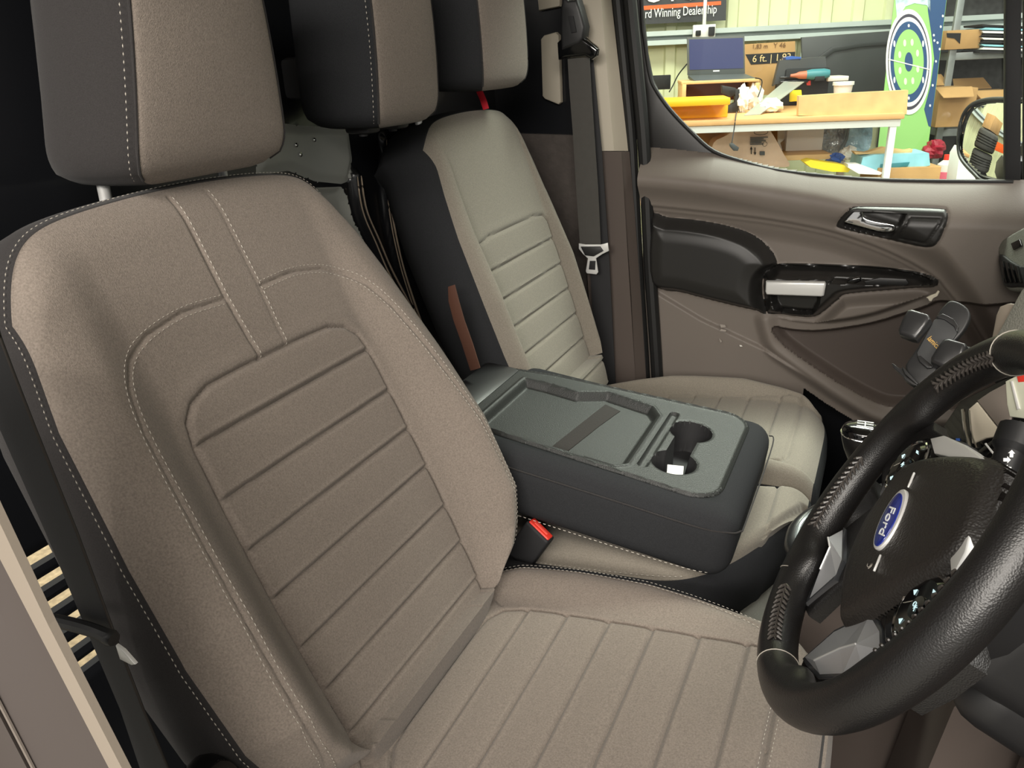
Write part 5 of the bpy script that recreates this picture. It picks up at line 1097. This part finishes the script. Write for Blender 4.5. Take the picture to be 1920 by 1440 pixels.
mk('chuck', *lathe([(0, 0), (.008, 0), (.012, .03), (.02, .05), (.024, .10), (0, .10)], p0, ax, 14), mat('drill_orange', srgb(190, 110, 80), .5), dr)
mk('motor_body', *lathe([(0, .0), (.024, 0), (.030, .03), (.030, .10), (.022, .13), (0, .13)], p0+ax*.09, ax, 14), M['teal'], dr)
zbox('battery', 1528, 1546, 143, 152, Dt-.07, .06, M['blkm'], dr)
# yellow case, clamp, plank, strip, tape, tissue, tub
yc = T('storage_case', 'orange yellow plastic case at the near left end of the workbench', 'case', 1300, 222)
tbox('case_body', 1200, 1364, 196, 223, .22, M['yellow'], yc, bev=.006); tbox('case_lid', 1196, 1369, 186, 200, .24, M['yellow'], yc, bev=.006, z=TZ+.07)
cl_ = T('clamp', 'black clamp standing on the bench beside the yellow case', 'clamp', 1378, 212)
Dk = DZ(1378, 212, TZ)
zprism('upright', [(1378, 168), (1387, 167), (1388, 190), (1384, 210), (1364, 211), (1366, 198), (1378, 192)], Dk, .05, M['blk'], cl_, .006)
zprism('jaw', [(1353, 160), (1380, 165), (1380, 176), (1372, 182), (1354, 175)], Dk, .04, M['blk'], cl_, .005)
cblp = spline([sp(1381, 210, Dk-.02), sp(1379, 222, D0-.05), sp(1376, 245, D0-.05), sp(1372, 268, D0-.05)], 5)
cbo = thing('cable', 'thin grey cable with plug hanging off the front of the workbench', 'cable', cblp[-1]); mk('lead', *tube(cblp, .003, 6), M['dgrey'], cbo); zprism('plug', [(1369, 270), (1374, 268), (1386, 277), (1384, 283), (1376, 283), (1369, 275)], D0-.06, .03, M['dgrey'], cbo, .004)
tag(zprism('timber_plank', [(1498, 180), (1560, 176), (1640, 172), (1703, 169), (1700, 214), (1600, 216.5), (1497, 217)], D0+.03, .045, M['wood'], None, .003), 'pale pine plank lying on edge along the front of the workbench', 'plank')
pts_ = [onz(1395, 216, TZ+.004), onz(1425, 214, TZ+.004), sp(1508, 153, Dt-.10), sp(1470, 153, Dt-.08)]
V = [p for p in pts_]+[p-SZ*.004 for p in pts_]; tag(mk('plastic_strip', V, [(0, 1, 2, 3), (7, 6, 5, 4), (0, 4, 5, 1), (1, 5, 6, 2), (2, 6, 7, 3), (3, 7, 4, 0)], M['clearp'], smooth=False), 'cloudy clear plastic strip propped against the tool case', 'strip')
tag(zprism('tape_roll', [(1484, 170), (1503, 169), (1505, 189), (1483, 191)], Dt-.05, .05, M['yellow2'], None, .006), 'bright yellow square block in front of the tool case', 'tape')
def crumple(name, x, y, w, h, m, z, label, cat, seed=1):
    r_ = np.random.default_rng(seed); c = onz(x, y, z); V = []; n1_, n2_ = 14, 9
    for i in range(n2_):
        th_ = pi*i/(n2_-1)
        for j in range(n1_):
            ph_ = 2*pi*j/n1_; q_ = 1+r_.uniform(-.28, .28); V.append(c+SW*w/2*q_*math.sin(th_)*math.cos(ph_)+SM*w/2*q_*math.sin(th_)*math.sin(ph_)+SZ*max(0, h/2+h/2*q_*math.cos(th_)))
    F = [(i*n1_+j, i*n1_+(j+1) % n1_, (i+1)*n1_+(j+1) % n1_, (i+1)*n1_+j) for i in range(n2_-1) for j in range(n1_)]
    return tag(mk(name, V, F, m, smooth=False), label, cat)
crumple('tissue', 1392, 211, .07, .14, M['paper'], TZ, 'upright crumpled white tissue right beside the clamp', 'tissue', 1)
crumple('tissue', 1413, 206, .09, .14, M['paper'], TZ, 'crumpled white tissue with a pointed top behind the plastic strip', 'tissue', 2)
crumple('tissue', 1445, 211, .12, .07, M['paper'], TZ, 'low crumpled white tissue between the plastic strip and the plank', 'tissue', 3)
tb_ = T('tub', 'small white lidded tub on the bench behind the plank', 'tub', 1580, 195); zt_ = sp(1580, 170, 4.2)
mk('pot', *lathe([(0, -.09), (.042, -.09), (.052, 0), (0, 0)], zt_+SZ*.03, (0, 0, 1), 24), M['pale'], tb_); mk('tub_lid', *lathe([(0, 0), (.058, 0), (.058, .018), (0, .02)], zt_+SZ*.03, (0, 0, 1), 24), M['white'], tb_)
mb = MB(); mb.add(*box(sp(1577, 190, 4.2), (.14, .14, .07), .01, (SW, SM, SZ))); tag(mb.build('wooden_block', M['cardd']), 'brown block under the white tub behind the plank', 'block')
tag(zbox('paper_pile', 1552, 1591, 143, 152, 4.35, .2, M['pale']), 'thin pale stack of papers lying behind the white tub', 'papers')
tag(zbox('small_screen', 1222, 1257, 141, 168, 4.6, .03, M['blkm']), 'small black screen at the left end of the workbench by the window pillar', 'screen')
tag(mk('laptop_cable', *tube(spline([sp(1288, 120, 4.5), sp(1272, 140, 4.45), sp(1262, 160, 4.4), sp(1255, 172, 4.3)], 5), .004, 6), M['blkm']), 'black cable rising behind the left edge of the laptop', 'cable')
tag(mk('cable_loop', *tube(spline([sp(1416, 146, 4.1), sp(1428, 150, 4.1), sp(1427, 165, 4.08), sp(1421, 182, 4.05)], 5), .003, 6), M['blkm']), 'thin black cable looping down from the right side of the laptop', 'cable')
# below the bench
LB = lambda x, y: DZ(x, y, LZ)
tag(zbox('cardboard_box', 1285, 1349, 228, 300, 4.0, .3, M['cardd']), 'brown cardboard box under the left part of the workbench', 'box')
tag(zbox('cardboard_box', 1349, 1458, 230, 300, 4.12, .25, M['card']), 'brown cardboard box behind the pinkish plastic bag', 'box')
bg = thing('plastic_bag', 'pinkish clear plastic bag with black printed symbols below the workbench', 'bag', sp(1400, 300, 3.8))
P_ = [(1336, 300), (1338, 268), (1360, 255), (1385, 240), (1405, 234), (1425, 236), (1440, 240), (1455, 262), (1470, 290), (1480, 312), (1440, 312), (1380, 308)]
zprism('bag_body', P_, 3.72, .16, M['pinkbag'], bg, .05, 3, 5)
c0 = sp(1427, 248, 3.70); mk('oval_print', *tube([c0+SW*.036*math.cos(t)+SZ*.012*math.sin(t) for t in np.linspace(0, 2*pi, 24, endpoint=False)], .0014, 5, closed=True), M['blkm'], bg)
for i in range(5): zbox('print_line', 1407, 1440-6*(i % 2)-2*i, 257+i*3.2, 258.4+i*3.2, 3.705, .012, M['dgrey'], bg, 0)
mk('circle_print', *tube([sp(1434, 270, 3.70)+SW*.012*math.cos(t)+SZ*.012*math.sin(t) for t in np.linspace(0, 2*pi, 20, endpoint=False)], .0012, 5, closed=True), M['blkm'], bg)
for x, up in ((1409, 1), (1416, -1)):
    zprism('arrow_print', [(x-.5, 277), (x+.5, 277), (x+.5, 289), (x-.5, 289)], 3.705, .012, M['blkm'], bg)
    zprism('arrow_print', [(x-2, 280), (x+2, 280), (x, 275)] if up > 0 else [(x-2, 286), (x+2, 286), (x, 291)], 3.705, .012, M['blkm'], bg)
zprism('block_print', [(1425, 284), (1434, 284), (1434, 291), (1425, 291)], 3.705, .012, M['dgrey'], bg)
tag(zprism('white_bag', [(1459, 232), (1482, 230), (1470, 262), (1463, 268), (1470, 290), (1458, 290)], 4.0, .02, M['white']), 'white bag corner hanging beside the pinkish plastic bag', 'bag')
tag(zprism('grey_carton', [(1478, 232), (1547, 228), (1540, 290), (1472, 292)], 3.95, .28, M['pale'], None, .003), 'pale grey carton standing under the middle of the workbench', 'box')
tag(zprism('foil_bag', [(1550, 236), (1600, 228), (1602, 260), (1590, 290), (1545, 290), (1543, 272)], 3.98, .18, mat('grey_glossy_film', srgb(140, 140, 142), .15, metal=.3, bump=(14, 1., .03), var=(14, .4)), None, .04, 3, 4), 'crumpled shiny grey bag under the bench beside the grey carton', 'bag')
tag(zprism('foil_bag', [(1598, 232), (1633, 228), (1632, 275), (1610, 292), (1580, 290), (1590, 262)], 3.9, .18, mat('blue_glossy_film', srgb(140, 165, 180), .15, bump=(14, 1., .03), var=(12, .45)), None, .04, 3, 4), 'crumpled pale blue shiny bag under the bench by its front leg', 'bag')
tag(zbox('timber_batten', 1466, 1560, 290, 300, 3.75, .3, M['wood']), 'pale wooden batten lying in front of the grey carton', 'batten')
tag(zprism('yellow_strip', [(1508, 304), (1520, 300), (1545, 304), (1575, 308), (1598, 314), (1590, 323), (1560, 322), (1540, 318), (1520, 314)], 3.6, .1, M['yellow2'], None, .004), 'bright yellow tangled strap just above the door sill', 'strap')
crumple('cloth', 1565, 306, .09, .05, M['bluecap'], s2(1565, 309, 3.7)[1], 'crumpled blue cloth above the yellow strap', 'cloth', 5)
crumple('cloth', 1590, 300, .09, .07, M['paper'], s2(1585, 306, 3.75)[1], 'crumpled white wrapping beside the blue cloth', 'wrapping', 6)
tag(zprism('white_tray', [(1590, 308), (1612, 308), (1655, 324), (1650, 328), (1610, 326), (1590, 314)], 3.55, .08, M['white'], None, .003), 'flat white tray beside the yellow strap at the sill', 'tray')
pk = thing('package', 'pale blue wrapped package with teal label on top of the low cardboard box', 'package', sp(1690, 312, 3.6))
zprism('wrapping', [(1618, 295), (1640, 290), (1742, 287), (1744, 310), (1720, 316), (1640, 320), (1612, 318)], 3.62, .2, M['lightblue'], pk, .015)
zprism('teal_label', [(1652, 308), (1706, 304), (1702, 312), (1650, 318)], 3.612, .01, M['teal'], pk, .001)
tag(zprism('paper_roll', [(1600, 284), (1625, 286), (1658, 276), (1700, 282), (1712, 280), (1710, 287), (1680, 288), (1640, 289), (1605, 290)], 3.66, .05, M['wood'], None, .004), 'long pale stick lying on the blue package', 'stick')
tag(zbox('cardboard_box', 1640, 1756, 314, 372, 3.6, .3, M['card']), 'low cardboard box at the foot of the green banner', 'box')
bt_ = thing('liquid_bottle', 'clear plastic bottle with red cap half full of pink liquid', 'bottle', sp(1768, 345, 3.9))
pc0 = sp(1768, 345, 3.9)
hh = lambda y: (s2(1768, y, 3.9)[1]-pc0[2])
mk('bottle_body', *lathe([(0, 0), (.043, 0), (.045, hh(322)), (.043, hh(308)), (.02, hh(301)), (.012, hh(299)), (0, hh(299))], pc0, (0, 0, 1), 22), M['pale'], bt_)
mk('liquid', *lathe([(0, .004), (.046, .004), (.0465, hh(321)), (0, hh(321))], pc0, (0, 0, 1), 22), M['pink'], bt_)
mk('cap', *lathe([(0, 0), (.017, 0), (.017, .028), (0, .028)], pc0+SZ*hh(300), (0, 0, 1), 18), M['red'], bt_)
crumple('red_bag', 1748, 298, .12, .10, mat('dark_red_film', srgb(150, 30, 50), .4), s2(1752, 302, 4.1)[1], 'dark red crumpled bag behind the pink bottle', 'bag', 9)
tag(zprism('white_cone', [(1799, 290), (1808, 276), (1834, 350), (1791, 350)], 3.5, .12, M['white'], None, .01), 'white tapered plastic tub just left of the door mirror', 'tub')
# roll-up banner
bnr = thing('pull_up_banner', 'tall lime green and blue pull up banner with a round wheel graphic', 'banner', sp(1705, 330, 4.35)*[1, 1, 0]+SZ*FZ)
DB = 4.35
zprism('banner_sheet', [(1681, -120), (1798, -140), (1775, 0), (1757, 150), (1738, 290), (1728, 420), (1625, 420), (1645, 290), (1662, 130), (1677, 0)], DB, .006, M['green'], bnr)
zprism('blue_edge', [(1735, -130), (1797, -139), (1774.5, 0), (1756.5, 150), (1745, 238), (1741, 236), (1733, 205), (1745, 160), (1752, 110), (1746, 60), (1740, 20)], DB-.002, .002, M['navy'], bnr)
zprism('water_print', [(1682, -118), (1740, -130), (1745, 22), (1738, 10), (1715, 6), (1698, 12), (1682, 35), (1679, 0)], DB-.002, .0022, mat('water_print', srgb(190, 215, 225), .5, var=(26, .5)), bnr)
bc_ = (1704, 116)
def ering(name, rx, ry, m, lift, rx2=None, ry2=None, c=bc_):
    zprism(name, [(c[0]+rx*math.cos(t)-.06*ry*math.sin(t)*-1*0, c[1]+ry*math.sin(t)) for t in np.linspace(0, 2*pi, 48, endpoint=False)], DB-lift, .0016, m, bnr)
ering('white_disc', 43, 99, M['paper'], .0036); ering('dark_disc', 39, 90, mat('dark_ring_print', srgb(64, 62, 78), .5), .0046); ering('white_ring', 37.5, 84, M['paper'], .0056); ering('navy_disc', 34.5, 76, M['navy'], .0066); ering('green_disc', 28, 61, M['green'], .0076); ering('navy_hub', 7.5, 18, M['navy'], .0086)
for k in range(8):
    t = 2*pi*(k+.45)/8; ering('seed_print', 2.7, 6.5, mat('pale_seed_print', srgb(225, 240, 205), .5) if k == 0 else bpy.data.materials['pale_seed_print'], .0086, c=(bc_[0]+18*math.cos(t), bc_[1]+39*math.sin(t)))
for k in range(6):
    t = 2*pi*(k+.5)/6; c_ = (bc_[0]+31*math.cos(t), bc_[1]+68*math.sin(t)); ering('segment_print', 1.8, 6 if abs(math.cos(t)) > .5 else 3, M['paper'], .0086, c=c_)
zprism('dial_line', [(1666, 110), (1742, 129), (1742, 131), (1666, 112)], DB-.0096, .001, M['paper'], bnr)
for x, y in ((1764, 50), (1758, 80), (1762, 92), (1755, 115), (1749, 160), (1744, 198), (1768, 30), (1752, 76), (1751, 66)): ering('droplet_print', 1.7, 2.4, M['paper'], .004, c=(x, y))
mk('base', *box(sp(1680, 330, DB)*[1, 1, 0]+SZ*(FZ+.04), (.60, .2, .08), .02, (SW, SM, SZ)), M['steel'], bnr)
# shelving with boxes
sh = thing('shelving_unit', 'grey metal shelving in the far right of the workshop', 'shelves', sp(1850, 330, 5.0)*[1, 1, 0]+SZ*FZ)
aL2 = s2(1785, 100, 4.8)[0]; aR2 = s2(1990, 100, 4.8)[0]
for aa in (aL2, aR2):
    for dd in (0, .42): mk('upright', *box(SW*aa+SM*(4.8+dd)+SZ*(FZ+1.2), (.04, .03, 2.4), .002, (SW, SM, SZ)), M['steel'], sh)
zs = [s2(1850, 103, 4.8)[1], s2(1850, 246, 4.8)[1], s2(1850, 103, 4.8)[1]+.62]
for z in zs: mk('shelf_board', *box(SW*(aL2+aR2)/2+SM*(5.01)+SZ*z, (aR2-aL2, .44, .045), .003, (SW, SM, SZ)), M['steel'], sh)
mk('back_panel', *box(SW*(aL2+aR2)/2+SM*(5.20)+SZ*(FZ+1.3), (aR2-aL2+.5, .02, 2.5), 0, (SW, SM, SZ)), mat('dark_mesh_back', srgb(52, 52, 52), .7, var=(30, .4)), sh, smooth=False)
def carton(label, x0, x1, yt, yb, D, d, flaps=True):
    t = thing('cardboard_box', label, 'box', sp((x0+x1)/2, yb, D)); b = zbox('carton', x0, x1, yt, yb, D, d, M['card'], t)
    if flaps:
        a0, z1_ = s2(x0, yt, D); a1, _ = s2(x1, yt, D)
        for (p, q_, drop) in (((a0, 0), (a1, 0), -1), ((a0, d), (a1, d), 1)):
            P0 = SW*p[0]+SM*(D+p[1])+SZ*z1_; P1 = SW*q_[0]+SM*(D+q_[1])+SZ*z1_; o_ = SM*(.10*drop)+SZ*(-.05 if drop < 0 else .06); o2 = SW*.02
            V = [P0, P1, P1+o_-o2, P0+o_+o2]; V = V+[v+SZ*.004 for v in V]; mk('flap', V, [(0, 1, 2, 3), (7, 6, 5, 4), (0, 4, 5, 1), (1, 5, 6, 2), (2, 6, 7, 3), (3, 7, 4, 0)], M['card'], t, smooth=False)
    return t
carton('large open cardboard box with folded out flaps on the shelving', 1753, 1822, 166, 238, 4.45, .34)
carton('second open cardboard box behind the door mirror on the shelving', 1826, 1900, 172, 242, 4.62, .30)
t = carton('small cardboard box with a black print on the upper shelf', 1771, 1836, 56, 92, 4.75, .3, False)
zprism('black_print', [(1775, 62), (1802, 62), (1800, 82), (1790, 72), (1776, 70)], 4.745, .004, M['blkm'], t)
for i in range(9):
    y = 98-i*6.2
    tag(zprism('folder', [(1838+(i*7) % 13, y-3), (1925, y-1+(i % 3)), (1925, y+3), (1836+(i*5) % 11, y+1)], 4.7+.004*i, .28, [M['blkm'], M['paper'], M['lightblue'], M['blkm'], M['white']][i % 5], None, .001),
        '%s flat %s in the pile on the upper shelf, %s' % (['black', 'white', 'pale blue', 'black', 'white'][i % 5], 'folder', ['lowest of all', 'next above the lowest', 'third from the bottom', 'fourth from the bottom', 'middle of the pile', 'fourth from the top', 'third from the top', 'next below the top', 'topmost'][i]), 'folder', 'folders piled on the upper shelf')
# what the door mirror shows: tyre stacks with a carton on top by the cladding
_rd = _rr; tq = mo+_rd*3.3+np.array([.0, -.05, 0])
def tyre(c, label, R_=.31, W_=.20, axis=(0, 0, 1), group='stacked tyres'):
    prof_ = [(.19, .01), (.21, 0), (.27, .004), (R_-.01, .022), (R_, .05)]
    for k in range(4): zc = .05+(W_-.10)*(k+.5)/4; prof_ += [(R_, zc-.006), (R_-.012, zc-.004), (R_-.012, zc+.004), (R_, zc+.006)]
    prof_ += [(R_, W_-.05), (R_-.01, W_-.022), (.27, W_-.004), (.21, W_), (.19, W_-.01)]
    V, F = lathe(prof_, c, axis, 40); F = F[:-2]; n = 40; k = len(prof_)-1
    F += [(k*n+i, 0*n+i, (i+1) % n, k*n+(i+1) % n) for i in range(n)]
    return tag(mk('tyre', V, F, M['tyre']), label, 'tyre', group)
zt0 = FZ
nm = ['lowest', 'second from the floor', 'third from the floor', 'fourth from the floor', 'fifth from the floor', 'topmost']
for k in range(6): tyre((tq[0]+.015*(k % 2), tq[1], zt0+.205*k), 'black tyre in the stack seen in the door mirror, %s' % nm[k])
tyre((tq[0]-.62, tq[1]-.25, zt0+.0), 'black tyre beside the tall stack, lower one in the mirror'); tyre((tq[0]-.60, tq[1]-.25, zt0+.205), 'black tyre beside the tall stack, upper one in the mirror')
tag(mk('cardboard_box', *box((tq[0], tq[1], zt0+1.235+.07), (.42, .34, .14), .004), M['card']), 'small cardboard box with white label on the tyre stack, seen in the mirror', 'box')
tag(mk('shelf_beam', *box((tq[0]-1.1, tq[1]+.45, zt0+1.15), (1.2, .05, .12), .004, (SW, SM, SZ)), M['orange']), 'orange shelf beam behind the tyres, seen in the mirror', 'beam')
